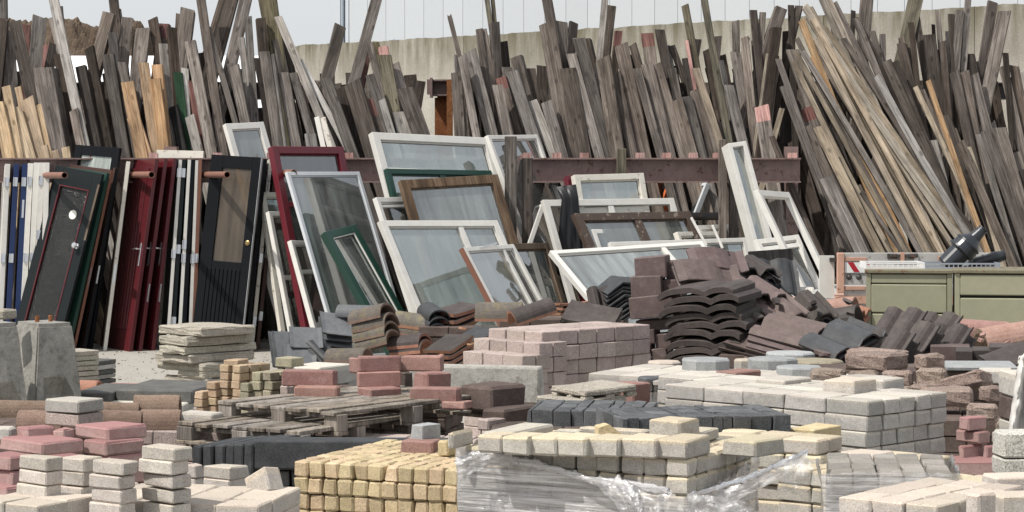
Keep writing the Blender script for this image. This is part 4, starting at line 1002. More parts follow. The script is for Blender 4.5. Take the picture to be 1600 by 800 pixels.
def pallet(label, corner, Y, a, l, w, h=.13, nb=7, group=None, m=None, name='wooden_pallet', sag=0, seed=1, mm=None):
    c = P(*corner, Y); L = Ldir(a); Rr = Rdir(a); base = c-Vector((0,0,h)); root = empty(name, label, 'pallet', base, group)
    rot = brot(a).to_4x4(); m = m or W_PALLET; rr = random.Random(seed)
    def bx(part, x0, x1, y0, y1, z0, z1, mm, tl=0):      # x to the right from the near corner (negative = along left face), y along right face
        o = MB().box(x0,x1,y0,y1,z0,z1)
        n = Vector(((x0+x1)/2,(y0+y1)/2,(z0+z1)/2))
        for i, v in enumerate(o.v): o.v[i] = Vector((v.x-n.x, v.y-n.y, v.z-n.z))
        o.v = [Vector((v.z, v.y, v.x)) if False else v for v in o.v]
        ob = o.build(part, mm, root, mw=rot @ Matrix.Translation(n) @ Matrix.Rotation(R(tl),4,'X') @ Matrix.Rotation(R(rr.uniform(-.8,.8)),4,'Z'), bevel=.003)
        return ob
    # deck boards run along the right face; stringers along the left face
    bw = l/nb
    for i in range(nb):
        g = rr.uniform(.008,.02)
        bx('deck_board', -l+i*bw+g, -l+(i+1)*bw-g, rr.uniform(-.02,.01), w+rr.uniform(-.02,.02), h-.022, h+rr.uniform(-.002,.003), m, rr.uniform(-.6,.6))
    for y in (.0, w*.5-.04, w-.09):
        for xx in (-l+.002, -l*.5-.05, -.12): bx('spacer_block', xx, xx+.115, y+.004, y+.09, .022, h-.0225, m)
        bx('bottom_board', -l, 0, y, y+.095, 0, .0215, m)
        bx('stringer', -l+.1171, -.1205, y+.03, y+.065, h-.05, h-.0226, m)
    return root
# greenish pallet under the grey stack
GP = paint('green_pallet_paint', (.14,.20,.155), .7, (.2,.17,.13), .2, dirt=.5)
c = P(1355,627,14); 
o = pallet('greenish painted wooden pallet under the big grey stack', (1355, 627+(6*.088)*px(14)+1.2), 14, 45, 1.5, .8, h=.12, m=GP, nb=9)
# stack of yellow buff blocks tucked in front of the grey stack
stack('buff blocks in two courses standing in front of the big grey stack', 'paver stack', 'paver_stack', 'paver', (1283,688), 12.7, 32, 4, 2, 9, .21, .155, .083, PAV_B, bev=.009, rough=.003, jit=.008, shell=2, keep=lambda i,j,k: not (k == 0 and i > 2))
block('buff block lying end on beside the two course buff stack', 'paver', 'loose_paver', 1317, 1366, 1405, 711, 27, PAV_C, zs=zz(738,12.6), a=42)
stack('low buff course running back to the right of the torn wrap', 'paver stack', 'paver_stack', 'paver', (1320,741), 12.3, 42, 2, 5, 8, .21, .2, .083, PAV_B, bev=.009, rough=.003, jit=.006, shell=1)
block('thin yellow paver standing on end against the big grey stack', 'paver', 'loose_paver', 1234, 1272, 1325, 671, 38, PAV_Y, Y=13.35, a=38)
block('pale paver beside the thin yellow one by the grey stack', 'paver', 'loose_paver', 1130, 1180, 1234, 690, 26, PAV_B, zs=zC-.02, a=38)

# --- wrapped dark stack lower right, and front right blocks
WS = stack('low stack of grey brown blocks wrapped in tight film at the bottom right', 'paver stack', 'paver_stack', 'paver', (1490,742), 11.6, 6, 5, 4, 8, .115, .2, .085, PAV_W, bev=.008, rough=.003, jit=.004, shell=1)
cw = P(1490,742,11.6)
def film_top(label, c, a, l, w, seed):
    vs = []; fs = []; nx_, ny_ = 24, 16
    for j in range(ny_+1):
        for i in range(nx_+1):
            p = Ldir(a)*(l*i/nx_)+Rdir(a)*(w*j/ny_); vs.append(p+Vector((0,0,.008+.008*noise.noise((i*.35,j*.9,seed)))))
    for j in range(ny_):
        for i in range(nx_): q = j*(nx_+1)+i; fs.append((q, q+nx_+1, q+nx_+2, q+1))
    return tag(add('stretch_film', mesh(vs, fs, (FILM,), smooth=True), loc=c), label, 'plastic film')

L6 = Ldir(6); R6 = Rdir(6)
film_sheet('tight clear film stretched round the low dark stack at the bottom right', cw, [cw+L6*.59+R6*.6, cw+L6*.59, cw, cw+R6*.6], [(0,zz(742,11.6)),(.33,zz(744,11.6)),(.4,zz(739,11.6)),(.7,zz(738,11.6)),(1,zz(735,11.6))], 0, 11, ragged=.008)
stack('pale paver stack at the bottom edge right of the wrapped load', 'paver stack', 'paver_stack', 'paver', (1462,790), 10.2, 38, 3, 4, 12, .155, .2, .085, PAV_C, bev=.007, rough=.002, jit=.005, shell=2)
block('upright cream block on the front of the bottom right pavers', 'paver', 'loose_paver', 1512, 1530, 1562, 773, 34, PAV_C, Y=10.15, a=52)
block('cream block cut by the right edge at the bottom corner', 'paver', 'loose_paver', 1562, 1566, 1660, 776, 34, PAV_C, Y=10.3, a=80, l=.2)
block('cream slab lying above the bottom right corner pavers', 'paver', 'loose_paver', 1552, 1558, 1680, 747, 28, PAV_C, Y=11.2, a=80, l=.2)
stack('flat yellow topped pavers behind the bottom right corner', 'paver stack', 'paver_stack', 'paver', (1553,770), 11.4, 40, 4, 5, 9, .2, .11, .085, PAV_B, bev=.006, jit=.005, shell=1)
block('upper pebble faced block at the right edge', 'paver', 'pebble_block', 1567, 1569, 1660, 677, 39, AGG, Y=12.1, a=84, l=.2)
block('lower pebble faced block at the right edge', 'paver', 'pebble_block', 1566, 1568, 1660, 718, 28, AGG, Y=12.1, a=84, l=.2)
block('block beneath the pebble faced pair at the right edge', 'paver', 'pebble_block', 1566, 1568, 1660, 747, 30, AGG, Y=12.1, a=84, l=.2)
# white fleece covered load cut by the right edge
FLEECE = paint('white_fleece', (.60,.58,.55), .8, dirt=.3)
vs = []; fs = []
for c_ in range(9):
    for r in range(22):
        f = r/21; x = 1592-f*18+c_*2.6*(1+.4*f)+1.5*noise.noise((f*6,c_*.3,1)); y = 556+f*122+2*noise.noise((c_*.9,3,2))
        vs.append(P(x, y, 12.72+.05*math.cos(c_*1.1)+.05*noise.noise((c_*.7,f*7,2))))
for c_ in range(8):
    for r in range(21): a = c_*22+r; fs.append((a, a+1, a+23, a+22))
fo = empty('covered_load', 'pale blocks with hanging white fleece edge cut by the right border', 'covered load', P(1600,690,13))
o = add('fleece_cover', mesh([v-fo.location for v in vs], fs, (FLEECE,), smooth=True), fo); o.modifiers.new('t','SOLIDIFY').thickness = .02
for (yt, hp, mm) in ((585,38,PAV_G),(625,36,PAV_D),(663,40,PAV_G)):
    block(None, None, 'load_block', 1582, 1590, 1680, yt, hp, mm, Y=12.9, a=82, l=.3, parent=fo)

# --- pink pavers, centre back
PK = stack('tall stack of pinkish pavers with two stepped courses at its left', 'paver stack', 'paver_stack', 'paver', (846,519), 19, 46, 3, 6, 14, .20, .205, .115, PAV_P, bev=.005, rough=.002, jit=.007, shell=2, tj=.6)
for k, xl in ((1, 741), (2, 727)):
    n = 2
    for q in range(n):
        pass
stack('upper step of pinkish pavers on the left of the pink stack', 'paver stack', 'paver_stack', 'paver', (843,536), 18.86, 46, 4, 2, 13, .185, .15, .115, PAV_P, bev=.005, rough=.002, jit=.006, shell=1)
stack('lower step of pinkish pavers on the left of the pink stack', 'paver stack', 'paver_stack', 'paver', (815,556), 18.72, 46, 3, 2, 12, .22, .15, .115, PAV_P, bev=.005, rough=.002, jit=.006, shell=1)

# --- concrete kerb and dark blocks near the centre
block('long grey concrete kerb stone in front of the pink stack', 'kerb stone', 'kerb_stone', 700, 842, 847, 575, 56, CONC, Y=16.6, a=14, bev=.012, rough=.003, l=.9, w=.15)
block('big dark brown block in front of the concrete kerb', 'paver', 'loose_block', 718, 768, 823, 605, 40, PAV_D, Y=15.4, a=45, bev=.018, rough=.004)
block('reddish dark block under the big dark brown one', 'paver', 'loose_block', 752, 790, 842, 641, 26, PAV_D, Y=15.2, a=30, bev=.012)
block('brown block behind the broken grid slabs', 'paver', 'loose_block', 950, 990, 1019, 600, 42, PAV_R, Y=15.9, a=45, bev=.01)
block('small pale paver beside the pallet end', 'paver', 'loose_paver', 745, 763, 790, 656, 18, PAV_P, Y=13.9, a=40)
block('blue grey paver on the red one beside the yellow cobbles', 'paver', 'loose_paver', 640, 661, 688, 665, 24, BLUE, Y=13.3, a=42, bev=.004)
block('red paver lying behind the yellow cobbles', 'paver', 'loose_paver', 625, 676, 688, 690, 22, PAV_R, Y=13.2, a=14, bev=.008)
block('yellow cobble lying behind the left end of the wrapped stack', 'paver', 'loose_paver', 682, 700, 722, 690, 24, PAV_Y, Y=13.0, a=35, bev=.01)
# supporting rows under those, on the ground
stack('pinkish paver course behind the wrapped stack carrying loose bricks', 'paver stack', 'paver_stack', 'paver', (820,702), 14.2, 12, 6, 3, 6, .2, .2, .09, PAV_P, shell=1, jit=.006)
# broken concrete grid slabs
def grid_slab(label, corner, Y, a, l, w, h, tilt):
    """flat slab with a row of square notches cut in its edges"""
    p = P(*corner, Y); n = 4; t = MB()
    root = empty('grid_slab', label, 'slab', p, 'broken grid slabs')
    rot = (brot(a) @ Matrix.Rotation(R(tilt[0]),3,'X') @ Matrix.Rotation(R(tilt[1]),3,'Y')).to_4x4()
    add('slab_top', block_me(l, w, h*.5, SLAB, .008, .004, hash_(label) % 5, 2), root, mw=rot @ Matrix.Translation((-l/2, w/2, -h*.25)))
    for i in range(3):
        for j in range(3):
            add('slab_foot', block_me(l*.17, w*.17, h*.5, SLAB, .008, .004, (i+j) % 5), root, mw=rot @ Matrix.Translation((-l*.085-i*l*.415, w*.085+j*w*.415, -h*.75)))
grid_slab('top broken grey grid slab lying on the charcoal setts', (915,612), 15.0, 50, .32, .42, .07, (2,2))
grid_slab('middle broken grey grid slab on the charcoal setts', (905,626), 14.95, 48, .38, .40, .07, (1,0))
grid_slab('lowest broken grey grid slab on the charcoal setts', (900,640), 14.95, 48, .38, .40, .07, (0,-1))
# charcoal setts standing on edge
def setts(label, x0, x1, yt, hp, Y, seed, a, w):
    rr = random.Random(seed); s = px(Y); p0 = P(x1, yt, Y)
    root = empty('sett_row', label, 'setts', Vector((p0.x, p0.y, p0.z-hp/s)), 'rows of charcoal setts')
    x = 0; tot = (x1-x0)/s/math.cos(R(a))
    while x < tot-.03:
        l = rr.choice((.055,.06,.07,.1,.12)); l = min(l, tot-x); h = hp/s*rr.uniform(.96,1.03)
        for j in range(3):
            p = Ldir(a)*(x+l/2) + Rdir(a)*(w*(j+.5)/1+rr.uniform(-.012,.012)) + Vector((0,0,h/2))
            M = brot(a).to_4x4(); M.translation = p
            add('sett', block_me(l-.004, w-.006, h, PAV_K, .004, .003, rr.randrange(5), 0), root, mw=M)
        x += l
    return root
setts('long row of charcoal setts on edge left of the big grey stack', 822, 1015, 643, 30, 13.75, 4, 8, .2)
setts('row of charcoal setts on edge reaching to the yellow blocks', 968, 1236, 648, 29, 13.3, 9, -12, .19)
stack('dark paver course carrying the charcoal setts', 'paver stack', 'paver_stack', 'paver', (1228,678), 13.45, 2, 8, 4, 7, .2, .15, .09, PAV_D, shell=1, jit=.004)

# --- red bricks on the pallets
RB = 'loose red blocks lying on the upper pallet'
for lab, xl, xc, xr, yt, hp, Y, a, m in (
    ('upper long red block of the left pair on the pallet', 439, 522, 526, 580, 24, 15.6, 8, PAV_R),
    ('lower long red block of the left pair on the pallet', 458, 526, 530, 605, 25, 15.5, 8, PAV_R),
    ('red paver corner peeping out left of the lower long red block', 436, 450, 460, 603, 24, 15.9, 30, PAV_P),
    ('grey red brick lying flat at the pallet edge by the small bricks', 425, 442, 460, 622, 14, 15.7, 35, PAV_R),
    ('top red block of the middle column on the pallet', 557, 562, 626, 558, 24, 15.7, 75, PAV_R),
    ('dark turned red block left of the middle column top', 543, 560, 566, 560, 24, 16.1, 50, PAV_R),
    ('middle red block of the middle column on the pallet', 556, 560, 626, 582, 24, 15.65, 75, PAV_R),
    ('lowest red block of the middle column with its pale end', 556, 578, 626, 608, 24, 15.5, 62, PAV_R),
    ('top red block of the right column on the pallet', 626, 690, 694, 557, 24, 15.8, 10, PAV_R),
    ('red block under the top one of the right column', 643, 668, 705, 584, 24, 15.45, 55, PAV_R),
    ('lowest long red block of the right column on the pallet', 638, 715, 721, 607, 24, 15.3, 10, PAV_R),
    ('dark red block in the gap between the lower left pair and middle column', 526, 545, 557, 603, 25, 16.2, 45, PAV_D),
    ('dark red block behind the right column', 624, 634, 646, 582, 50, 16.3, 45, PAV_D),
    ('flat pink block behind the right end of the pallet', 690, 726, 738, 628, 13, 15.25, 20, PAV_R),
    ('flat red block under the left pair on the pallet', 440, 540, 562, 630, 6, 15.45, 12, PAV_P)):
    block(lab, 'paver', 'loose_block', xl, xc, xr, yt, hp, m, Y=Y, a=a, bev=.008, rough=.002, group=RB)
# pale blocks behind them
for lab, xl, xc, xr, yt, hp, Y, a, m in (
    ('olive grey block on top of the row behind the left red pair', 428, 455, 473, 560, 15, 16.7, 35, OLIVE),
    ('long pale slab lying behind the left red pair', 440, 500, 545, 575, 30, 16.6, 30, PAV_G),
    ('grey paver behind the dark turned red block', 500, 545, 558, 578, 45, 16.9, 25, PAV_G)):
    block(lab, 'paver', 'loose_block', xl, xc, xr, yt, hp, m, Y=Y, a=a, bev=.006)
stack('dark block course standing under the loose bricks behind the pallets', 'paver stack', 'paver_stack', 'paver', (700,634), 16.1, 10, 6, 3, 7, .22, .2, .085, PAV_D, shell=1)
pallet('upper weathered wooden pallet under the red blocks', (528,643), 14.6, 40, 1.02, 1.4, h=.145, seed=3)
pallet('lower broken wooden pallet sticking out to the left', (472,675), 14.35, 33, .95, 1.15, h=.125, seed=8)
# charcoal kerb stones under the pallets
block('long charcoal kerb stone lying behind the yellow cobbles', 'kerb stone', 'kerb_stone', 395, 735, 742, 690, 46, MORTK, Y=13.75, a=3, bev=.008, rough=.003, l=1.2, w=.2)
KB = 'dark slabs standing on edge beneath the lower pallet'
for i, x in enumerate((300, 318, 337, 352, 366, 381)):
    block(['first dark slab on edge under the lower pallet from the left','second dark slab on edge under the lower pallet from the left','third dark slab on edge under the lower pallet from the left','fourth dark slab on edge under the lower pallet from the left','fifth dark slab on edge under the lower pallet from the left','last dark slab on edge beside the charcoal kerb stone'][i], 'slab', 'dark_slab', x, x+13, x+20, 697-i*.6, 52, MORTK, Y=13.9-.02*i, a=25, bev=.008, l=.06, w=.5, group=KB)
stack('hidden dark course under the charcoal kerb stone', 'paver stack', 'paver_stack', 'paver', (735,738), 13.8, 3, 8, 4, 5, .2, .2, .085, PAV_K, shell=1)
for o in (bpy.data.objects[-1],): pass
# ---------------------------------------------------------------- left foreground
CG = 'cream paver columns at the lower left'
def column(label, xl, xc, xr, tops, hp, Y, a, m, group=CG, offs=None, ground=True):
    c0 = P(xc, tops[0], Y); s = px(Y); zt = c0.z; root = empty('paver_column', label, 'paver column', Vector((c0.x, c0.y, 0)), group)
    ys = list(tops)
    st = hp+.8
    while ground and H-(ys[-1]+hp-YH)/s > hp/s*.8: ys.append(ys[-1]+st)
    rr = random.Random(hash_(label))
    for k, y in enumerate(ys):
        dx = 0 if k == 0 and offs is None else rr.uniform(-3,3)
        if offs and k < len(offs): dx = offs[k]
        h = hp/s; l = (xc-xl)/s/math.cos(R(a)); w = (xr-xc)/s/math.sin(R(a)); aa = a+rr.uniform(-4,4)
        p = P(xc+dx, y, Y)+Ldir(aa)*(l/2)+Rdir(aa)*(w/2)-Vector((0,0,h/2))
        M = brot(aa).to_4x4(); M.translation = p-root.location
        add('paver', block_me(l, w, h-.002, m, .006, .002, rr.randrange(5)), root, mw=M)
    return root
column('column of four cream pavers at the lower left, leftmost of the columns', 19, 72, 93, (716,738,760,782), 21.5, 11.2, 38, PAV_C)
column('shorter cream paver column between the leftmost and the third column', 87, 128, 153, (717,739,762,785), 22, 11.5, 38, PAV_C, offs=(3,2,-1,0))
column('cream paver column standing just left of the tallest one', 135, 188, 211, (723,745,767,789), 21.5, 11.0, 40, PAV_C, offs=(3,-2,0,-1))
column('tallest cream paver column at the lower left', 212, 268, 294, (701,722,744,767,790), 21.5, 11.05, 40, PAV_C, offs=(4,-1,0,2,0))
column('two low cream pavers right of the tallest column', 313, 358, 387, (731,751), 20, 11.9, 38, PAV_C, offs=(2,0))
column('single cream paver half hidden behind the tallest column', 290, 305, 318, (727,748), 21, 12.3, 35, PAV_C)
stack('wide cream paver course under the columns at the bottom left', 'paver stack', 'paver_stack', 'paver', (408,790), 11.1, 12, 5, 3, 11, .2, .21, .08, PAV_C, shell=1, jit=.005)
stack('cream paver course at the bottom left corner', 'paver stack', 'paver_stack', 'paver', (60,790), 10.9, 30, 2, 2, 11, .2, .2, .08, PAV_C, shell=1)
block('fallen tilted cream paver leaning beside the low pair', 'paver', 'loose_paver', 381, 418, 440, 741, 40, PAV_C, Y=11.6, a=40, tilt=(-8,-28), bev=.007)
RS = 'crimson kerb blocks stacked behind the cream columns'
for lab, xl, xc, xr, yt, hp, Y, a, m in (
    ('long crimson block at the top right of the crimson stack', 105, 168, 223, 669, 21, 13.1, 45, PAV_RD),
    ('short crimson end piece left of the long top block', 81, 100, 112, 672, 19, 13.2, 20, PAV_RD),
    ('pinkish block left of the short end piece on the crimson stack', 19, 42, 82, 669, 22, 13.2, 55, PAV_RD),
    ('grey block at the left edge on the crimson stack', -30, 16, 22, 668, 22, 13.3, 15, PAV_G),
    ('wide crimson block in the second course at the left', -20, 66, 122, 692, 21, 12.9, 45, PAV_RD),
    ('crimson block in the second course at the right', 122, 165, 219, 692, 21, 13.0, 45, PAV_RD),
    ('red block in the third course at the right', 128, 170, 220, 714, 22, 13.0, 45, PAV_RD),
    ('pink block in the third course at the left edge', -30, 14, 46, 714, 23, 12.7, 40, PAV_RD),
    ('long red block in the fourth course at the left edge', -30, 18, 60, 738, 24, 12.7, 45, PAV_RD),
    ('red block low behind the leftmost column', -40, 10, 40, 763, 24, 12.6, 40, PAV_RD)):
    block(lab, 'kerb block', 'kerb_block', xl, xc, xr, yt, hp, m, Y=Y, a=a, bev=.01, rough=.003, group=RS)
stack('hidden crimson course carrying the kerb blocks at the left', 'paver stack', 'paver_stack', 'paver', (150,737), 13.05, 45, 4, 2, 7, .24, .2, .085, PAV_RD, shell=1)
block('upper of two grey square blocks on the crimson stack', 'paver', 'loose_block', 63, 122, 154, 627, 20, PAV_G, Y=13.9, a=32, bev=.007)
block('lower of two grey square blocks on the crimson stack', 'paver', 'loose_block', 63, 122, 154, 648, 20, PAV_P, Y=13.9, a=32, bev=.007)
stack('brown support course below the grey square blocks', 'paver stack', 'paver_stack', 'paver', (160,671), 14.2, 10, 4, 3, 6, .22, .2, .09, PAV_D, shell=1)
block('pale greenish block beside the ridge tiles', 'paver', 'loose_block', 275, 331, 346, 647, 28, PAV_G, Y=15.0, a=22, bev=.01)
stack('pinkish flat slabs under the pale greenish block', 'paver stack', 'paver_stack', 'paver', (346,676), 14.9, 14, 4, 2, 6, .22, .25, .09, PAV_P, shell=1)
# long dark slab lying flat
block('long flat blue grey slab lying on the yard left of the small bricks', 'slab', 'long_slab', 176, 300, 309, 611, 20, SLABK, Y=20.0, a=10, bev=.01, l=.64, w=.9)
block('shorter flat slab adjoining the long blue grey one at its left', 'slab', 'long_slab', 117, 172, 178, 614, 18, SLABK, Y=20.0, a=8, bev=.01, l=.30, w=.8)
block('pale block under the flat blue grey slabs', 'slab', 'long_slab', 125, 285, 296, 632, 14, PAV_G, Y=19.8, a=6, bev=.01, l=.8, w=.6)
stack('support course under the flat blue grey slabs', 'paver stack', 'paver_stack', 'paver', (288,646), 19.7, 6, 4, 2, 1, .2, .2, .12, PAV_G, shell=1)
# big aggregate slab pile on the yard
SP = pile('pile of seven rough concrete slabs standing on the open yard', 'slab pile', 'slab_pile', (310,604), 23.2)
for k, (xl, xc, xr, y, h) in enumerate(((236,315,391,513,14),(240,292,384,528,13),(241,288,391,543,12),(232,297,389,556,13),(233,318,372,569,14),(270,318,378,581,12),(246,322,388,593,13))):
    block(None, None, 'slab', xl, xc, xr, y, h, SLAB, Y=23.1, a=46, bev=.012, rough=.008, cuts=3, parent=SP)
SP2 = pile('small pile of thin grey slabs beside the concrete barrier', 'slab pile', 'slab_pile', (140,600), 22.0)
for k in range(6):
    block(None, None, 'slab', 117+k%2*2, 128, 177-k%3, 568+k*7.6, 6.8, PAV_G if k % 2 else SLABK, Y=22.6, a=25, bev=.006, parent=SP2, l=.3, w=.55)
SP3 = pile('thin slab pile right behind the second barrier', 'slab pile', 'slab_pile', (112,600), 22.5)
for k in range(7):
    block(None, None, 'slab', 100, 112, 122, 550+k*8, 7, SLAB, Y=22.4, a=45, bev=.006, parent=SP3, l=.3, w=.3)
# small tan and olive bricks
TG = 'little stacks of small bricks'
for lab, cr, nL, nR, nz, m, Y, a in (('lowest step of small tan bricks at the left of the brick steps', (318,612), 1, 3, 14, TAN, 17.2, 35),
    ('second step of small tan bricks', (337,597), 1, 3, 15, TAN, 17.2, 35), ('highest step of small tan bricks', (356,570), 1, 3, 17, TAN, 17.2, 35),
    ('small tan bricks right of the highest step', (374,571), 1, 3, 17, TAN, 17.05, 40), ('low column of olive bricks', (388,599), 1, 3, 15, OLIVE, 16.9, 35),
    ('wider column of olive bricks', (407,582), 1, 3, 16, OLIVE, 16.9, 35), ('olive and grey bricks nearest the red blocks', (424,582), 1, 3, 16, OLIVE, 16.85, 40)):
    stack(lab, 'brick stack', 'brick_stack', 'brick', cr, Y, a, nL, nR, nz, .085, .1, .055 if m is TAN else .062, m, bev=.005, rough=.002, jit=.004, shell=1, group=TG)
block('yellowish brick lying on the highest step of small bricks', 'brick', 'loose_brick', 348, 372, 385, 563, 10, TAN, Y=17.2, a=20, bev=.005)
# concrete barriers
def barrier(label, corner_top, corner_bot, xl_t, xr_t, xr_b, Y, a, notch):
    s = px(Y); ct = P(*corner_top, Y); cb = P(*corner_bot, Y-.12)
    root = empty('concrete_barrier', label, 'barrier', Vector((cb.x, cb.y, 0)), 'concrete barriers at the left edge')
    L, Rr = Ldir(a), Rdir(a); h = ct.z
    lw = (corner_top[0]-xl_t)/s/math.cos(R(a)); rw = (xr_t-corner_top[0])/s/math.sin(R(a))
    bt = lambda i, j, z: None
    f = .09
    n = 10; grid = []
    bm = bmesh.new(); bmesh.ops.create_cube(bm, size=1)
    bmesh.ops.subdivide_edges(bm, edges=bm.edges[:], cuts=5, use_grid_fill=True)
    be = [e for e in bm.edges if e.calc_face_angle(0) > .5]
    bmesh.ops.bevel(bm, geom=be, offset=.035, segments=2, affect='EDGES')
    for v in bm.verts:
        u, w, z = v.co.x+.5, v.co.y+.5, v.co.z+.5
        fl = (1-z)*f
        # notch near the foot of the right face
        x = -lw*(1-u) + (u-.5)*2*fl; y = rw*w + (w-.5)*2*fl
        if u > .98 and .25 < w < .75 and z < .42: x -= .09*notch
        q = Vector((x, y, z*h)); q += Vector((1,1,1))*.006*noise.noise(q*9)
        v.co = q
    me = bpy.data.meshes.new('barrier'); bm.to_mesh(me); bm.free(); me.materials.append(CONC)
    M = brot(a).to_4x4(); M.translation = Vector((ct.x, ct.y, 0))-root.location
    add('barrier_body', me, root, mw=M)
    t = MB()
    for q in (.3, .7): t.lathe((-lw*.5, rw*q, h-.01), (-lw*.5, rw*q, h+.05), [(0,.018),(1,.018)], n=8)
    t.build('lifting_pin', RUST, root, mw=M)
    return root
barrier('moss stained concrete barrier block, fully visible one at the left', (60,506), (50,640), 13, 106, 118, 19.6, 52, 1)
barrier('concrete barrier block cut by the left picture edge', (-14,506), (-20,640), -80, 22, 34, 18.9, 52, 1)
block('small stone block on the barrier at the left edge', 'stone', 'loose_stone', -20, 6, 22, 484, 16, SLAB, Y=19.5, a=30, bev=.012)

# ---------------------------------------------------------------- roof tiles
T_MAR = stone('mauve_tile', (.085,.058,.054), (.135,.098,.092), gs=.25, stain=(.30,.25,.235), stain_amt=.35, var=.15, rough=.6, spec=.35, bmp=.25)
T_DARK = stone('dark_brown_tile', (.037,.030,.028), (.075,.060,.055), gs=.35, stain=(.16,.14,.12), stain_amt=.4, var=.25, rough=.6, spec=.35, bmp=.3)
T_BLK = stone('black_glazed_tile', (.025,.026,.028), (.06,.062,.065), gs=.3, stain=(.12,.12,.12), stain_amt=.3, var=.2, rough=.45, spec=.4, bmp=.2, hvar=0)
T_GRY = stone('slate_grey_tile', (.095,.10,.108), (.15,.155,.162), gs=.2, stain=(.20,.20,.20), stain_amt=.3, var=.12, rough=.6, bmp=.2, hvar=0)
T_ORG = stone('orange_clay_tile', (.26,.125,.08), (.36,.20,.14), gs=.35, stain=(.12,.08,.065), stain_amt=.6, var=.18, bmp=.3)
T_MOS = stone('mossy_tile', (.095,.083,.07), (.165,.148,.13), gs=.6, stain=(.30,.25,.08), stain_amt=.7, var=.15, bmp=.6)
T_BRN = stone('brown_ridge_tile', (.15,.10,.075), (.235,.17,.135), gs=.5, stain=(.13,.1,.08), stain_amt=.5, var=.14, bmp=.4)
T_PNK = stone('dusty_pink_tile', (.27,.15,.125), (.36,.23,.20), gs=.4, stain=(.16,.1,.09), stain_amt=.5, var=.12)
_tc = {}
def tile_me(kind, w, l, m, m2=None, th=.02, amp=.04, waves=2, seed=0):
    key = (kind, w, l, m.name, m2.name if m2 else '', th, amp, waves, seed)
    if key in _tc: return _tc[key]
    pr = []
    n = {'wave':8*waves, 'round':8*waves, 'barrel':12, 'flat':8, 'vee':4}[kind]
    for i in range(n+1):
        u = i/n
        if kind == 'wave':
            z = amp*(math.sin(2*math.pi*waves*u-.6)*.8 + .28*math.sin(4*math.pi*waves*u+.4)); pr.append((w*(u-.5), z))
        elif kind == 'barrel':
            an = math.pi*(1-u); pr.append((w/2*math.cos(an), amp*math.sin(an)))
        elif kind == 'round':
            p_ = u/.64 if u < .64 else (u-.64)/.36; z = amp*(1 if u < .64 else .75)*(1-abs(2*p_-1)**3.4); pr.append((w*(u-.5), z))
        elif kind == 'vee':
            pr.append((w*(u-.5), amp*(1-abs(2*u-1))))
        else:
            z = .010 if u < .12 or u > .88 else 0
            pr.append((w*(u-.5), z))
    ys = [-l/2, -l/2+.012, -l*.15, l*.2, l/2-.02, l/2]; rr = random.Random(seed)
    vs = []; fs = []; fm = []; k = len(pr)
    for yi, y in enumerate(ys):
        for q, (x, z) in enumerate(pr):
            j = .004*noise.noise((x*9, y*9, seed)); f = 1+ .03*(y/l if kind == 'barrel' else 0)
            d = -.008 if yi == 0 else 0
            vs.append((x*f, y, z+j+d*.5)); vs.append((x*f*.985, y, z-th+j*.5))
    r = 2*k
    for a in range(len(ys)-1):
        for q in range(k-1):
            b = a*r+q*2
            fs.append((b, b+2, b+r+2, b+r)); fm.append(0)
            fs.append((b+1, b+r+1, b+r+3, b+3)); fm.append(1)
        b = a*r; fs.append((b, b+r, b+r+1, b+1)); fm.append(1)
        b = a*r+(k-1)*2; fs.append((b, b+1, b+r+1, b+r)); fm.append(1)
    for q in range(k-1):
        b = q*2; fs.append((b, b+1, b+3, b+2)); fm.append(1)
        b = (len(ys)-1)*r+q*2; fs.append((b, b+2, b+3, b+1)); fm.append(1)
    if kind in ('wave', 'flat'):               # nibs under the head
        for x in (-w*.25, w*.22):
            o = len(vs); zc = -th-.004
            vs += [(x-.02,l/2-.05,zc+.01),(x+.02,l/2-.05,zc+.01),(x+.02,l/2-.02,zc+.01),(x-.02,l/2-.02,zc+.01),(x-.02,l/2-.05,zc-.018),(x+.02,l/2-.05,zc-.018),(x+.02,l/2-.02,zc-.018),(x-.02,l/2-.02,zc-.018)]
            for f in ((4,7,6,5),(0,4,5,1),(1,5,6,2),(2,6,7,3),(3,7,4,0)): fs.append(tuple(o+i for i in f)); fm.append(1)
    me = mesh(vs, fs, (m, m2 or m), fm)
    for p in me.polygons: p.use_smooth = len(p.vertices) == 4 and kind != 'flat' and p.index % 2 == 0 and False
    _tc[key] = me; return me
def torient(yaw, pitch, roll):
    return (Matrix.Rotation(R(yaw),3,'Z') @ Matrix.Rotation(R(pitch),3,'X') @ Matrix.Rotation(R(roll),3,'Y'))
def tiles(label, kind, at_, Y, ang, n=1, step=(0,0,-.06), w=.26, l=.40, m=None, m2=None, th=.02, amp=.04, waves=2, jit=3, dang=(0,0,0), group=None, jp=.008, name=None):
    """n nested tiles, the first at the pixel, each next one shifted by step in the tile's own axes"""
    p = P(*at_, Y); rr = random.Random(hash_(label))
    if n == 1:
        o = add(name or 'roof_tile', tile_me(kind, w, l, m, m2, th, amp, waves, rr.randrange(4)))
        M = torient(*ang).to_4x4(); M.translation = p; o.matrix_world = M
        return tag(o, label, 'roof tile', group)
    root = empty(name or 'tile_stack', label, 'tile stack', Vector((p.x, p.y, 0)), group)
    q0 = torient(*ang); cur = p.copy()
    for k in range(n):
        a = [ang[i]+dang[i]*k+rr.uniform(-jit,jit)*.6 for i in range(3)]
        M = torient(*a).to_4x4(); M.translation = cur-root.location+Vector((rr.uniform(-jp,jp), rr.uniform(-jp,jp), 0))
        add('roof_tile', tile_me(kind, w, l, m, m2, th, amp, waves, k % 4), root, mw=M)
        cur = cur + q0 @ Vector(step)
    return root
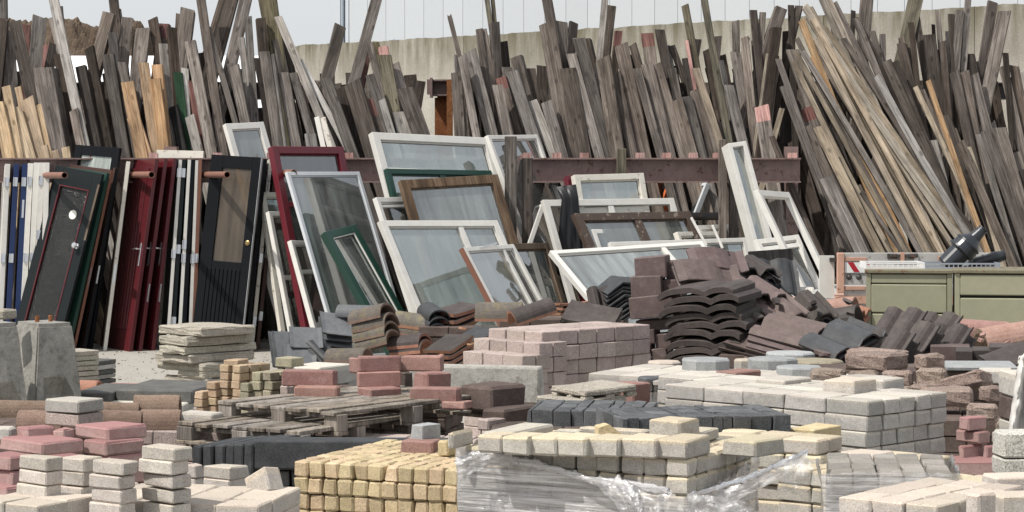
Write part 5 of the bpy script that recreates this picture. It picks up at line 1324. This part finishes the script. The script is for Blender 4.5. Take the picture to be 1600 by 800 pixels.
# hidden bases that carry the heaps
def plinth(label, corner, Y, a, nL, nR, m, dh=.1, dl=.3, dr=.3):
    c = P(*corner, Y); nz = max(1, int(c.z/dh)); return stack(label, 'paver stack', 'paver_stack', 'paver', corner, Y, a, nL, nR, nz, dl, dr, c.z/nz, m, shell=1, jit=.006)
# slate grey flats, left end
SG = 'slate grey flat tiles'
tiles('two slate grey flat tiles propped at the front of the left tile heap', 'flat', (478,527), 24.3, (8,42,4), 3, (0,-.04,-.045), w=.32, l=.27, m=T_GRY, m2=T_BLK, group=SG)
tiles('lower slate grey flat tiles under the propped pair', 'flat', (468,556), 24.15, (6,50,3), 4, (0,.03,-.04), w=.32, l=.27, m=T_GRY, m2=T_BLK, group=SG)
tiles('slate grey tile leaning at the far left of the tile heap', 'flat', (443,545), 24.5, (14,52,6), 2, (-.02,.02,-.04), w=.2, l=.42, m=T_GRY, m2=T_BLK, group=SG)
tiles('slate grey tiles behind the mossy barrels', 'flat', (527,506), 24.9, (10,38,10), 5, (0,-.02,-.06), w=.34, l=.32, m=T_GRY, m2=T_BLK, group=SG)
tiles('slate grey ridge tile lying behind the mossy barrel stack', 'barrel', (560,492), 25.0, (70,0,0), 1, w=.2, l=.42, m=T_GRY, amp=.1)
tiles('black undersides of flats stacked on edge beside the grey pair', 'wave', (507,545), 24.3, (62,40,0), 5, (0,.0,-.05), w=.3, l=.25, m=T_BLK, amp=.03)
plinth('dark blocks carrying the slate grey tiles', (520,572), 24.4, 20, 2, 2, PAV_D)
# barrel stack
tiles('stack of mossy half round tiles nested in four', 'barrel', (582,497), 24.0, (52,-12,0), 4, (.0,-.01,-.088), w=.23, l=.42, m=T_MOS, m2=T_BRN, amp=.115, th=.025)
tiles('mossy half round tile lying low under the nested stack', 'barrel', (545,562), 23.6, (62,-3,0), 1, w=.22, l=.42, m=T_MOS, m2=T_BRN, amp=.11)
tiles('broken half round tile with bright orange edge', 'barrel', (640,540), 23.9, (58,-8,4), 2, (0,-.02,-.06), w=.25, l=.36, m=T_DARK, m2=T_ORG, amp=.11, th=.03)
tiles('dark half round tile leaning against the nested barrels', 'barrel', (648,508), 24.4, (60,5,0), 2, (0,0,-.08), w=.24, l=.4, m=T_MOS, m2=T_ORG, amp=.12, th=.03)
# orange edged stacks
tiles('stack of dark topped orange clay tiles in the middle of the left heap', 'flat', (712,482), 24.4, (44,2,-12), 6, (-.03,-.012,-.062), w=.36, l=.34, m=T_DARK, m2=T_ORG, th=.036, jit=6)
tiles('black half round tiles nested at the left of the orange clay stack', 'barrel', (676,492), 24.3, (20,10,0), 5, (0,-.01,-.065), w=.22, l=.36, m=T_BLK, amp=.09)
tiles('diagonal fan of dark slabs with orange edges beside the pink stack', 'flat', (700,536), 23.4, (44,-3,-22), 7, (-.042,-.016,-.05), w=.34, l=.36, m=T_DARK, m2=T_ORG, th=.034, jit=4)
tiles('second diagonal fan of dark orange edged slabs behind the pink stack', 'flat', (744,522), 23.8, (46,-3,-22), 6, (-.042,-.016,-.05), w=.32, l=.34, m=T_BLK, m2=T_ORG, th=.034, jit=4)
plinth('brown blocks carrying the orange edged tile stacks', (760,566), 23.9, 30, 4, 2, PAV_D)
plinth('brown blocks carrying the mossy barrels', (640,572), 24.2, 20, 3, 2, PAV_D)
tiles('mossy green half round tile lying above the pink stack', 'barrel', (780,497), 23.5, (86,0,0), 1, w=.26, l=.44, m=T_MOS, m2=T_ORG, amp=.15, th=.025)
tiles('dark half round tile lying tilted above the pink stack', 'barrel', (832,494), 23.2, (112,-16,0), 1, w=.22, l=.42, m=T_DARK, m2=T_ORG, amp=.12, th=.025)
tiles('stack of reddish flat tiles behind the pink pavers', 'flat', (884,474), 24.6, (35,-3,2), 6, (.0,.0,-.045), w=.34, l=.3, m=T_ORG, m2=T_ORG, th=.026, jit=6)
tiles('grey brown flat tile sloping behind the pink pavers', 'flat', (925,490), 23.4, (-20,24,8), 2, (0,.0,-.05), w=.5, l=.36, m=T_DARK, th=.03)
tiles('nested black tiles tilted at the left of the maroon tile blocks', 'vee', (966,446), 23.8, (14,8,-14), 9, (0,-.008,-.040), w=.36, l=.36, m=T_BLK, amp=.07, th=.018, jit=4)
tiles('black tile standing on edge left of the nested black ones', 'wave', (944,470), 23.7, (20,60,0), 2, (0,0,-.05), w=.26, l=.3, m=T_DARK)
plinth('blocks carrying the tiles behind the pink pavers', (975,500), 23.6, 8, 4, 2, PAV_D)
plinth('blocks carrying the mossy tiles behind the pink pavers', (846,512), 23.9, 8, 4, 1, PAV_D)
# centre heap
HB = 'maroon tile blocks in the centre heap'
for lab, xl, xc, xr, yt, hp, Y, a, tl in (
    ('top left maroon tile block of the centre heap', 992, 1040, 1046, 402, 34, 20.8, 12, (0,-5)), ('top right maroon tile block of the centre heap', 1040, 1072, 1080, 408, 32, 20.9, 12, (0,-5)),
    ('second course left maroon tile block of the centre heap', 986, 1033, 1040, 432, 33, 20.7, 12, (0,-2)), ('second course right maroon tile block of the centre heap', 1036, 1066, 1074, 437, 28, 20.8, 12, (0,-3)),
    ('third course long maroon tile block of the centre heap', 984, 1058, 1066, 463, 34, 20.6, 12, (0,-6)),
    ('fourth course dark maroon tile block of the centre heap', 994, 1046, 1060, 500, 17, 20.7, 14, (0,-6)),
    ('fifth course left maroon tile block of the centre heap', 996, 1022, 1030, 516, 22, 20.6, 14, (0,-6)), ('fifth course right maroon tile block of the centre heap', 1024, 1048, 1056, 522, 22, 20.6, 14, (0,-6)),
    ('sixth course left maroon tile block of the centre heap', 996, 1014, 1024, 540, 20, 20.5, 14, (0,-6)), ('sixth course right maroon tile block of the centre heap', 1018, 1042, 1052, 545, 20, 20.5, 14, (0,-6)),
    ('bottom maroon tile block of the centre heap', 996, 1044, 1052, 563, 24, 20.5, 14, (0,-4))):
    block(lab, 'tile block', 'tile_block', xl, xc, xr, yt, hp, T_MAR, Y=Y, a=a, bev=.006, rough=.003, tilt=tl, group=HB, w=.3)
for k_, (y_, l_) in enumerate(((470,'upper'),(505,'middle'),(542,'lower'))):
    block(l_+' dark tile block hidden behind the tall wavy tile stack', 'tile block', 'tile_block', 1056, 1138, 1150, y_, 34, T_DARK, Y=21.3, a=10, bev=.006, w=.3, group=HB)  # added dark backing, so gaps in the wavy stack show no bright glass
tiles('large mauve wavy tile on top of the centre heap', 'wave', (1122,404), 20.9, (14,42,2), 1, w=.50, l=.24, m=T_MAR, amp=.035, waves=1, th=.024)
tiles('second mauve wavy tile just below the topmost one', 'wave', (1108,424), 20.7, (12,38,4), 2, (0,.0,-.05), w=.56, l=.26, m=T_MAR, m2=T_DARK, amp=.035, waves=1, th=.024)
tiles('tall stack of dark wavy tiles with rounded ends in the centre heap', 'round', (1108,452), 20.4, (-30,5,-5), 10, (.004,-.006,-.070), w=.70, l=.40, m=T_DARK, m2=T_DARK, amp=.050, waves=2, th=.048, jit=6, jp=.035)
tiles('wavy tiles stacked behind at the upper right of the centre heap', 'wave', (1178,412), 21.2, (24,16,0), 5, (0,.0,-.075), w=.36, l=.4, m=T_DARK, m2=T_BLK, amp=.045, waves=2, jit=6)
tiles('stack of wavy tiles at the right shoulder of the centre heap', 'wave', (1190,448), 20.7, (34,22,0), 6, (0,.0,-.07), w=.36, l=.4, m=T_MAR, m2=T_DARK, amp=.045, waves=2, jit=7)
tiles('fan of mauve wavy tiles sliding down right of the centre heap', 'wave', (1232,512), 19.9, (52,10,-24), 6, (-.02,.0,-.05), w=.40, l=.52, m=T_MAR, m2=T_DARK, amp=.03, waves=2, jit=2)
tiles('dark wavy tiles jammed on edge between the wavy stack and the mauve fan', 'wave', (1160,488), 20.3, (30,18,-12), 6, (.01,.0,-.055), w=.34, l=.34, m=T_DARK, m2=T_DARK, amp=.035, waves=2, jit=9, jp=.03)
tiles('loose mauve wavy tile with dusty face lying above the mauve fan', 'wave', (1215,478), 20.5, (44,26,-16), 2, (.0,.02,-.06), w=.38, l=.36, m=T_MAR, m2=T_DARK, amp=.03, waves=2, jit=8)
tiles('flat dark tiles wedged under the mauve fan', 'flat', (1185,535), 20.0, (52,10,-24), 5, (.0,.04,-.045), w=.3, l=.5, m=T_MAR, m2=T_DARK, jit=3)
tiles('dusty mauve broken tiles between the fan and the clay ridges', 'wave', (1262,478), 20.8, (30,32,-12), 3, (.0,.02,-.06), w=.42, l=.34, m=T_DARK, m2=T_DARK, amp=.045, jit=8)
plinth('dark blocks carrying the right part of the centre heap', (1270,560), 20.4, 25, 4, 2, PAV_D)
plinth('dark blocks carrying the centre heap', (1130,590), 20.5, 12, 4, 2, PAV_D)
tiles('dark wavy tile standing up between the centre heap and the grey slat', 'wave', (1213,432), 21.4, (10,60,0), 1, w=.4, l=.34, m=T_BLK, amp=.03)
tiles('stack of long edged dark wavy tiles in front of the mauve fan', 'wave', (1315,524), 19.4, (38,14,-20), 4, (.03,-.01,-.06), w=.56, l=.40, m=T_BLK, m2=T_DARK, amp=.045, waves=2, jit=3)
for lab, x, y, Y, n in (('left rear group of upturned dark wavy tiles before the cabinet', 1400, 506, 19.9, 2), ('right rear group of upturned dark wavy tiles before the cabinet', 1456, 512, 20.0, 2),
    ('left front group of upturned dark wavy tiles before the cabinet', 1418, 528, 19.5, 3), ('right front group of upturned dark wavy tiles before the cabinet', 1470, 532, 19.6, 3), ('lowest group of upturned dark wavy tiles before the cabinet', 1380, 540, 19.3, 3)):
    tiles(lab, 'wave', (x, y), Y, (-46, 40, 0), n, (.02,-.03,-.065), w=.40, l=.36, m=T_DARK, m2=T_DARK, amp=.035, waves=2, jit=5)
plinth('dark blocks carrying the upturned wavy tiles', (1480,560), 19.6, 12, 6, 2, PAV_D)
# clay ridges by the trailer
tiles('long dusty maroon ridge tile lying by the cracked window', 'barrel', (1252,481), 22.4, (80,0,0), 1, w=.2, l=.42, m=T_PNK, amp=.1)
tiles('dusty maroon ridge tile lying nearest the trailer', 'barrel', (1296,489), 22.2, (66,-8,0), 1, w=.24, l=.5, m=T_PNK, amp=.12)
tiles('dark brown half round tile under the maroon ridge tiles', 'barrel', (1312,504), 21.6, (64,-10,0), 1, w=.25, l=.36, m=T_DARK, amp=.13)
tiles('pale mortar crusted ridge tile under the open white frame', 'barrel', (1228,467), 22.7, (84,0,0), 1, w=.2, l=.5, m=AGG, m2=T_DARK, amp=.11)
tiles('stack of bright orange clay tiles between trailer and cabinet', 'wave', (1330,478), 22.6, (60,14,0), 5, (0,-.01,-.08), w=.3, l=.34, m=T_ORG, amp=.03, jit=5)
tiles('bright orange clay tile half buried in the tile heap', 'wave', (1280,535), 20.2, (40,20,10), 1, w=.3, l=.34, m=T_ORG, amp=.03)
plinth('blocks carrying the clay ridges by the trailer', (1345,512), 22.2, 8, 5, 2, PAV_D)
b = P(1218,462,22.4); vs = []; fs = []
for i in range(7):
    for j in range(5): vs.append((i*.045-.13+.015*noise.noise((i,j,1)), j*.04, .10*math.exp(-((i-2.5)**2)/3)*(1-.12*j)+.03*noise.noise((i*.9,j*.9,4))))
for i in range(6):
    for j in range(4): a = i*5+j; fs.append((a, a+5, a+6, a+1))
o = add('plastic_bag', mesh(vs, fs, (SNOW,)), loc=b); o.modifiers.new('t','SOLIDIFY').thickness = .006; tag(o, 'crumpled white plastic bag lying on the tiles below the cracked window', 'plastic bag')
BS = add('board_sheet', MB().box(-.2,.2,-.02,.02,-.16,.16).me(W_BLACK)); BS.matrix_world = Matrix.Translation(P(1206,418,22.6)) @ Matrix.Rotation(R(-4),4,'Y') @ Matrix.Rotation(R(-18),4,'X'); tag(BS, 'dark charred board leaning in front of the cracked window', 'board')
BS = add('board_sheet', MB().box(-.22,.22,-.02,.02,-.07,.07).me(W_DARK)); BS.matrix_world = Matrix.Translation(P(1210,438,22.5)) @ Matrix.Rotation(R(-3),4,'Y') @ Matrix.Rotation(R(-18),4,'X'); tag(BS, 'narrow grey board below the dark charred board', 'board')
# brown ridge tiles at the left
RG = 'brown ridge tiles behind the crimson blocks'
for lab, x, y, Y, ang, w, l in (('brown ridge tile at the far left behind the crimson blocks', 30, 646, 14.9, (93,1,0), .11, .5), ('brown ridge tile with broken end left of the grey blocks', 66, 662, 14.3, (74,0,0), .105, .28),
    ('brown ridge tile right of the grey blocks', 188, 662, 14.6, (92,2,0), .11, .25), ('brown ridge tile peeping out above the one by the grey blocks', 185, 645, 15.2, (92,2,0), .09, .25),
    ('upper brown moulded ridge tile beside the pale greenish block', 246, 641, 15.3, (88,0,0), .13, .28), ('lower brown moulded ridge tile beside the pale greenish block', 252, 662, 15.1, (88,0,0), .12, .24)):
    tiles(lab, 'barrel', (x, y), Y, ang, 1, w=w, l=l, m=T_BRN, m2=T_BRN, amp=w*.72, th=.03, group=RG)
plinth('brown blocks carrying the ridge tiles at the left', (290,664), 15.3, 5, 5, 2, PAV_D)
plinth('brown blocks under the ridge tiles at the left edge', (90,664), 14.7, 5, 5, 2, PAV_D)
tiles('bright orange clay tile beside the concrete barrier', 'barrel', (136,607), 21.2, (80,0,0), 1, w=.2, l=.22, m=T_ORG, amp=.07)
tiles('dull maroon tile lying behind the flat blue grey slabs', 'barrel', (198,604), 21.6, (80,0,0), 1, w=.2, l=.28, m=T_PNK, amp=.03)
stack('stones under the clay tiles by the barrier', 'paver stack', 'paver_stack', 'paver', (222,610), 21.3, 4, 4, 1, 1, .16, .2, P(0,610,21.3).z, PAV_G, shell=1)

# ---------------------------------------------------------------- octagons and rough blocks, right of centre
_oc = {}
def octagon(label, x0, x1, yt, hp, Y, m=BLUE, rot=10):
    s = px(Y); r = (x1-x0)/2/s/.98; h = hp/s; c = P((x0+x1)/2, yt+hp, Y)
    bm = bmesh.new(); bmesh.ops.create_cone(bm, cap_ends=True, segments=8, radius1=r, radius2=r, depth=h)
    bmesh.ops.bevel(bm, geom=[e for e in bm.edges if abs(e.verts[0].co.z-e.verts[1].co.z) < 1e-4 and e.verts[0].co.z > 0], offset=.012, segments=1, affect='EDGES')
    me = bpy.data.meshes.new('octagon'); bm.to_mesh(me); bm.free(); me.materials.append(m)
    o = add('octagon_paver', me, loc=(c.x, c.y+r*.9, c.z+h/2), rot=(0,0,R(rot)+R(22.5))); return tag(o, label, 'octagonal paver', 'octagonal pavers before the tile heap')
for a in (('octagonal paver resting nearest the maroon tile blocks',1013,1066,566,17,18.6,PAV_C,3), ('largest blue grey octagonal paver before the centre heap',1066,1145,563,24,17.8,BLUE,-4),
    ('blue grey octagonal paver right of the largest one',1172,1250,562,24,17.9,BLUE,6), ('blue grey octagonal paver at the back under the mauve fan',1200,1278,553,12,18.9,BLUE,2),
    ('pale octagonal paver between the two big blue grey ones',1148,1180,562,22,18.6,PAV_C,2), ('flat olive octagonal paver by the rough brown blocks',1228,1323,566,12,18.3,OLIVE,9),
    ('front blue grey octagonal paver by the rough brown blocks',1216,1290,575,16,17.4,BLUE,0), ('dark octagonal paver low at the left of the octagons',997,1038,590,7,17.2,PAV_K,2),
    ('grey octagonal paver under the largest one',1060,1121,587,9,17.6,PAV_G,5)): octagon(*a)
block('flat red brown paver among the octagons', 'paver', 'loose_paver', 1120, 1150, 1194, 582, 12, PAV_R, Y=17.0, a=45)
block('small dark paver between the octagons and the red brown one', 'paver', 'loose_paver', 1020, 1050, 1066, 596, 8, PAV_C, Y=16.8, a=30)
plinth('pale blocks carrying the octagonal pavers', (1180,596), 16.95, 30, 5, 3, PAV_G, dl=.26)
plinth('pale blocks carrying the front octagonal pavers at the right', (1310,598), 17.1, 20, 4, 3, PAV_G, dl=.26)
BB = 'rough brown blocks heaped at the right'
for lab, xl, xc, xr, yt, hp, Y, a, tl in (
    ('largest rough brown block on top of the brown heap', 1324, 1384, 1430, 555, 27, 16.6, 38, None), ('rough brown block right of the largest on the brown heap', 1431, 1444, 1482, 555, 26, 16.8, 62, None),
    ('flat top brown block behind the largest on the brown heap', 1328, 1400, 1428, 549, 12, 17.2, 35, None),
    ('rough brown block at the left foot of the brown heap', 1266, 1318, 1328, 580, 24, 16.5, 12, None), ('second rough brown block in the lower row of the brown heap', 1326, 1370, 1380, 582, 22, 16.5, 14, None),
    ('third rough brown block in the lower row of the brown heap', 1379, 1424, 1433, 581, 24, 16.5, 14, None), ('fourth rough brown block in the lower row of the brown heap', 1433, 1474, 1486, 578, 28, 16.5, 20, None),
    ('tilted rough brown block sliding off the brown heap', 1474, 1530, 1560, 590, 24, 16.2, 40, (-10,-16)),
    ('long rough brown block beneath the tilted one', 1440, 1520, 1532, 610, 26, 15.8, 10, None), ('rough brown block at the right end below the tilted one', 1531, 1544, 1580, 605, 26, 16.0, 60, None),
    ('flat brown block peeping out under the lower row', 1420, 1446, 1480, 604, 10, 16.0, 45, None), ('rough brown block above the red pavers', 1512, 1558, 1566, 634, 24, 15.3, 14, None), 
    ('dark rough block at the far right above the red pavers', 1563, 1568, 1610, 632, 26, 15.4, 70, None), ('dark block directly right of the red pavers', 1556, 1562, 1610, 658, 18, 15.2, 70, None)):
    block(lab, 'stone block', 'rough_block', xl, xc, xr, yt, hp, PAV_BR, Y=Y, a=a, bev=.018, rough=.006, cuts=2, tilt=tl, group=BB)
plinth('brown blocks carrying the rough brown heap', (1500,607), 16.3, 10, 5, 2, PAV_BR)
plinth('dark brown blocks carrying the right end of the brown heap', (1585,657), 15.5, 8, 4, 2, PAV_D)
block('pale grey block behind the tilted brown one', 'paver', 'loose_block', 1530, 1580, 1592, 580, 20, PAV_G, Y=17.2, a=12)
block('flat pale slab behind the brown heap', 'slab', 'long_slab', 1480, 1590, 1600, 573, 7, BLUE, Y=17.6, a=6, w=.5)
plinth('dark blocks behind the brown heap', (1610,580), 17.7, 5, 5, 2, PAV_D)
RP = 'red pavers stacked at the right edge'
for lab, xl, xc, xr, yt, hp, m in (('top red paver of the pile at the right edge', 1501, 1513, 1547, 653, 20, PAV_RD), ('second red paver of the pile at the right edge', 1500, 1528, 1551, 676, 18, PAV_RD),
    ('lowest red paver of the pile at the right edge', 1498, 1504, 1543, 697, 22, PAV_RD), ('red paver behind the lowest one at the right edge', 1536, 1542, 1572, 697, 20, PAV_RD)):
    block(lab, 'paver', 'loose_paver', xl, xc, xr, yt, hp, m, Y=14.3, a=55, group=RP)
block('pale paver right of the second red one', 'paver', 'loose_paver', 1551, 1558, 1590, 676, 17, PAV_C, Y=14.5, a=60)
block('long purple red kerb under the red pavers', 'kerb stone', 'kerb_stone', 1494, 1572, 1580, 722, 22, PAV_RD, Y=14.1, a=6, w=.3)
plinth('grey blocks under the purple red kerb', (1575,746), 14.2, 6, 3, 2, PAV_G)
# dark tiles and pink lumps at the far right
tiles('broken dusty pink pipe tile lying before the right cabinet', 'barrel', (1530,522), 21.2, (94,4,0), 1, w=.24, l=.5, m=T_PNK, amp=.12, th=.03)
tiles('thick dusty pink ridge tile at the right edge before the cabinet', 'barrel', (1575,532), 20.8, (104,-8,0), 1, w=.3, l=.5, m=T_PNK, m2=T_BRN, amp=.14, th=.04)
for lab, xl, xc, xr, yt, hp, Y, m in (('maroon flat tile block before the right cabinet', 1455, 1516, 1524, 541, 26, 19.2, T_MAR), ('dark tile block right of the maroon one', 1494, 1520, 1526, 548, 26, 18.8, T_DARK), ('second dark tile block right of the maroon one', 1520, 1548, 1556, 547, 26, 18.9, T_DARK),
    ('long dark tile block at the right edge', 1549, 1620, 1626, 542, 34, 18.7, T_DARK)):
    block(lab, 'tile block', 'tile_block', xl, xc, xr, yt, hp, m, Y=Y, a=10, bev=.006, w=.35)
tiles('dark sloping flat tile at the right edge', 'flat', (1578,556), 18.3, (20,14,-16), 2, (0,0,-.03), w=.36, l=.3, m=T_DARK)
plinth('dark blocks carrying the tile blocks at the right', (1625,576), 18.7, 6, 6, 2, PAV_D)

# ---------------------------------------------------------------- cabinets
CAB = paint('olive_green_enamel', (.285,.28,.195), .4, dirt=.3, spec=.4)
CABTOP = paint('rusty_cabinet_top', (.17,.155,.10), .6, (.13,.075,.045), .25, dirt=.6)
CABD = paint('cabinet_shadow_gap', (.03,.028,.02), .6)  # near-black colour painted in for the shade between the drawers
def cabinet(label, x0, x1, yt, Y, drawers, skew=-8.2):
    s = px(Y); a = P(x0, yt, Y); w = (x1-x0)/s; h = a.z; d = .6
    root = empty('steel_cabinet', label, 'cabinet', Vector((a.x, Y, 0)), 'olive steel drawer cabinets')
    rot = Matrix.Rotation(R(skew),4,'Z'); f = .045
    t = MB(); t.box(0,f,0,d,0,h-.035); t.box(w-f,w,0,d,0,h-.035); t.box(f,w-f,d-.02,d-.001,0,h-.036); t.box(f,w-f,.002,d-.021,0.001,.08)
    t.build('carcass', CAB, root, mw=rot, bevel=.003)
    MB().box(-.012,w+.012,-.02,d+.01,h-.034,h+.0).build('top_plate', CABTOP, root, mw=rot, bevel=.006)
    MB().box(f,w-f,.05,.06,.081,h-.037).build('gap_shade_sheet', CABD, root, mw=rot)  # added dark sheet standing in for the shade in the drawer gaps
    for (y0, y1, kind) in drawers:
        z1 = H-(y0-YH)/s; z0 = H-(y1-YH)/s
        o = MB().box(f+.003,w-f-.003,-.006 if kind else .004,.045,max(.09,z0),z1).build('drawer', CAB, root, mw=rot, bevel=.008)
        if kind == 2:
            MB().box(f+.01,w-f-.01,-.014,-.0062,z1-.03,z1-.018).build('drawer_lip', CAB, o)
    return root
cabinet('olive green steel drawer cabinet beside the trailer', 1353, 1486, 421, 22.6, ((428,442.5,0),(444,488,1),(490,534,1),(536,600,1)))
cabinet('olive green steel drawer cabinet at the right edge', 1492, 1640, 421, 22.4, ((429,461,1),(465.5,522,1),(526,600,1)))
def basket(label, x0, x1, y0, y1, Y, m, nx_, d=.4):
    s = px(Y); a = P(x0, y1, Y); w = (x1-x0)/s; h = (y1-y0)/s
    root = empty('plastic_basket', label, 'basket', a, 'lattice baskets on the cabinets')
    r = .007
    for z in (r, h-r):
        for y in (0, d-.01): MB().box(0,w,y,y+.01,z-r,z+r).build('basket_rail', m, root)
    t = MB()
    for i in range(nx_+1):
        x = w*i/nx_; t.box(x-.004,x+.004,.001,.009,.0,h-.001)
    o = t.build('basket_bars', m, root); o['kind'] = 'stuff'
    
    for x in (-.008, w): MB().box(x,x+.008,0,d,0,h).build('basket_end', m, root)
basket('white lattice basket lying on the left cabinet', 1354, 1444, 410.5, 420, 22.75, paint('white_plastic', (.72,.72,.72), .5), 11)
basket('blue grey lattice basket lying across both cabinets', 1447, 1562, 411, 420, 22.75, paint('blue_grey_plastic', (.30,.33,.38), .5), 16)
PLAS = paint('black_plastic', (.018,.022,.028), .28, dirt=.2, spec=.5, bmp=0)
def reducer(label, a, b, Y, r, prof, Y2=None):
    A = P(*a, Y); B = P(*b, Y2 or Y)
    root = empty('pipe_fitting', label, 'pipe fitting', A, 'black plastic pipe fittings')
    L = (B-A)
    MB().lathe(Vector((0,0,0)), L, prof, n=24).build('fitting_body', PLAS, root)
    t = MB()
    for q, rr in ((.40, prof[3][1]*1.12), (.57, prof[3][1]*1.03)): t.lathe(L*q, L*(q+.035), [(0,rr*.9),(0,rr),(1,rr),(1,rr*.9)], n=24, caps=False)
    for q in (.88, .93, .98): t.lathe(L*q, L*(q+.02), [(0,.03),(0,.05),(1,.05),(1,.03)], n=20, caps=False)
    t.build('fitting_collar', PLAS, root)
reducer('large black plastic pipe reducer leaning up from the basket', (1478,416), (1537,357), 22.95, .1, [(0,.085),(.02,.1),(.36,.1),(.40,.125),(.60,.12),(.75,.062),(.97,.045),(1,.03)])
reducer('smaller black plastic pipe reducer lying behind the large one', (1514,413), (1570,399), 23.1, .07, [(0,.03),(.05,.05),(.36,.05),(.5,.05),(.6,.055),(.75,.06),(.97,.045),(1,.03)])
# ---------------------------------------------------------------- trailer
TRG = paint('grey_trailer_board', (.40,.39,.375), .6, (.2,.17,.14), .08, dirt=.4); TRO = paint('faded_orange_steel', (.50,.30,.22), .55, (.22,.1,.06), .1, dirt=.5)
REDP = paint('hazard_red', (.33,.012,.025), .45, dirt=.15); WHP = paint('hazard_white', (.72,.72,.70), .45, dirt=.2)
YT = 24.6; a = P(1307, 470, YT); s = px(YT)
tr_ = empty('flat_trailer', 'faded orange and grey flatbed trailer with red and white hazard plate', 'trailer', Vector((a.x, YT, 0)))
X = lambda x: (x-1307)/s
Z = lambda y: H-(y-YH)/s
MB().box(X(1308),X(1319),-.03,.05,Z(458),Z(395)).build('corner_post', TRO, tr_, bevel=.006)
for k, (y0, y1) in enumerate(((395,411),(411.5,428),(428.5,445),(447,462))):
    MB().box(X(1319),X(1560),-.0,.03,Z(y1),Z(y0)).build('side_board', TRG, tr_, bevel=.004)
MB().box(X(1305),X(1560),-.03,.5,Z(474),Z(463)).build('bed_rail', TRO, tr_)
MB().box(X(1280),X(1560),.03,2.6,Z(474)+.001,Z(466)).build('trailer_bed', TRG, tr_)
for (x0, x1, y0, y1) in ((1320,1354,402,408),(1320,1352,447,453),(1465,1486,400,407)):
    MB().box(X(x0),X(x1),-.018,-.001,Z(y1),Z(y0)).build('bracket', TRO, tr_, bevel=.003)
hz = MB().box(X(1320),X(1364),-.012,-.0015,Z(426),Z(409)).build('hazard_plate', WHP, tr_)
t = MB()
for x in (1324, 1347):
    n = len(t.v); 
    for yy in (-.0145, -.0122):
        for (xx, y) in ((x,409.5),(x+9,409.5),(x+19,425),(x+10,425)): t.v.append(Vector((X(xx),yy,Z(y))))
    t.f += [(n,n+1,n+2,n+3)[::-1],(n+4,n+5,n+6,n+7),(n,n+4,n+5,n+1)[::-1],(n+1,n+5,n+6,n+2)[::-1],(n+2,n+6,n+7,n+3)[::-1],(n+3,n+7,n+4,n)[::-1]]; t.m += [0]*6
t.build('hazard_stripe', REDP, hz)
for x in (1327, 1342): MB().lathe((X(x),-.02,Z(433)),(X(x),.0,Z(433)),[(0,.012),(.4,.02),(1,.03)],n=10).build('bolt', STEEL_DARK, tr_)
t = MB(); t.bar((X(1390),-.03,Z(399)),(X(1432),-.03,Z(400)),.03,.03); t.box(X(1386),X(1402),-.02,-.001,Z(404),Z(396)); t.box(X(1418),X(1434),-.02,-.001,Z(404),Z(396)); t.build('latch', STEEL_DARK, tr_, bevel=.004)
MB().box(X(1406),X(1412),-.05,-.001,Z(411),Z(394)).build('latch_post', TRO, tr_)
MB().box(X(1428),X(1434),-.024,-.0205,Z(409),Z(402)).build('latch_tag', WHP, tr_)
MB().box(X(1282),X(1305),.06,.12,Z(466),Z(400)).build('tail_board', WHITE, tr_)
t = MB(); t.box(X(1297),X(1306),.02,.06,Z(409),Z(403)); t.build('tail_hinge', STEEL_DARK, tr_)
for xx in (1345, 1500):
    w = empty('x','x','x',(0,0,0)); bpy.data.objects.remove(w)
    MB().lathe((X(xx),.10,.33),(X(xx),.30,.33),[(0,.2),(0,.31),(.1,.33),(.9,.33),(1,.31),(1,.2)],n=24).build('wheel', RUB, tr_)

# broken tile shards strewn over the heaps
rs = random.Random(41)
for (x0, x1, y0, y1, Y, m, n, lab) in ((1190,1330,470,500,20.6,T_DARK,6,'small broken dark roof tile shard strewn over the centre heap'),(1250,1380,540,556,19.0,T_MAR,5,'small broken maroon tile shard lying before the mauve fan'),
    (600,760,505,560,23.2,T_ORG,5,'small orange tile shard lying among the left tile heap'),(1480,1600,515,540,20.2,T_PNK,4,'small dusty pink shard lying before the right cabinet')):
    for i in range(n):
        k = 5+rs.randrange(3); r = rs.uniform(.03,.075); an = sorted(rs.uniform(0,6.28) for _ in range(k))
        if max(b-a for a, b in zip(an, an[1:]+[an[0]+6.28])) > 2.6: an = [j*6.28/k for j in range(k)]
        pts = [(r*math.cos(a)*rs.uniform(.8,1.3), r*math.sin(a)*rs.uniform(.5,.9)) for a in an]
        vs = [(x, y, .012+.01*noise.noise((x*9,y*9,i))) for x, y in pts]+[(x, y, -.010) for x, y in pts]
        fs = [tuple(range(k)), tuple(reversed(range(k, 2*k)))]+[(j, j+k, (j+1)%k+k, (j+1)%k) for j in range(k)]
        o = add('tile_shard', mesh(vs, fs, (m,)), loc=P(rs.uniform(x0,x1), rs.uniform(y0,y1), Y+rs.uniform(-.25,.25)), rot=(rs.uniform(-.2,.8), rs.uniform(-.5,.5), rs.uniform(0,6.28)))
        tag(o, lab, 'tile shard', lab.replace('small ','')+'s')

# grit and splinters on the open yard
t = MB(); rg = random.Random(9)
for i in range(700):
    y = rg.uniform(545,612); Yg = Yfor(y, 0); p = P(rg.uniform(60,470), y, Yg); r = rg.choice((.003,.004,.006,.009)); q = rg.uniform(.5,1.6)
    t.box(p.x-r*q, p.x+r*q, p.y-r, p.y+r, .0005, r*.9, rg.choice((0,0,1,2)))
o = t.build('grit', [SLAB, PAV_D, W_GREY]); o['kind'] = 'stuff'; o['label'] = 'loose grit and splinters on the open yard before the doors'; o['category'] = 'grit'
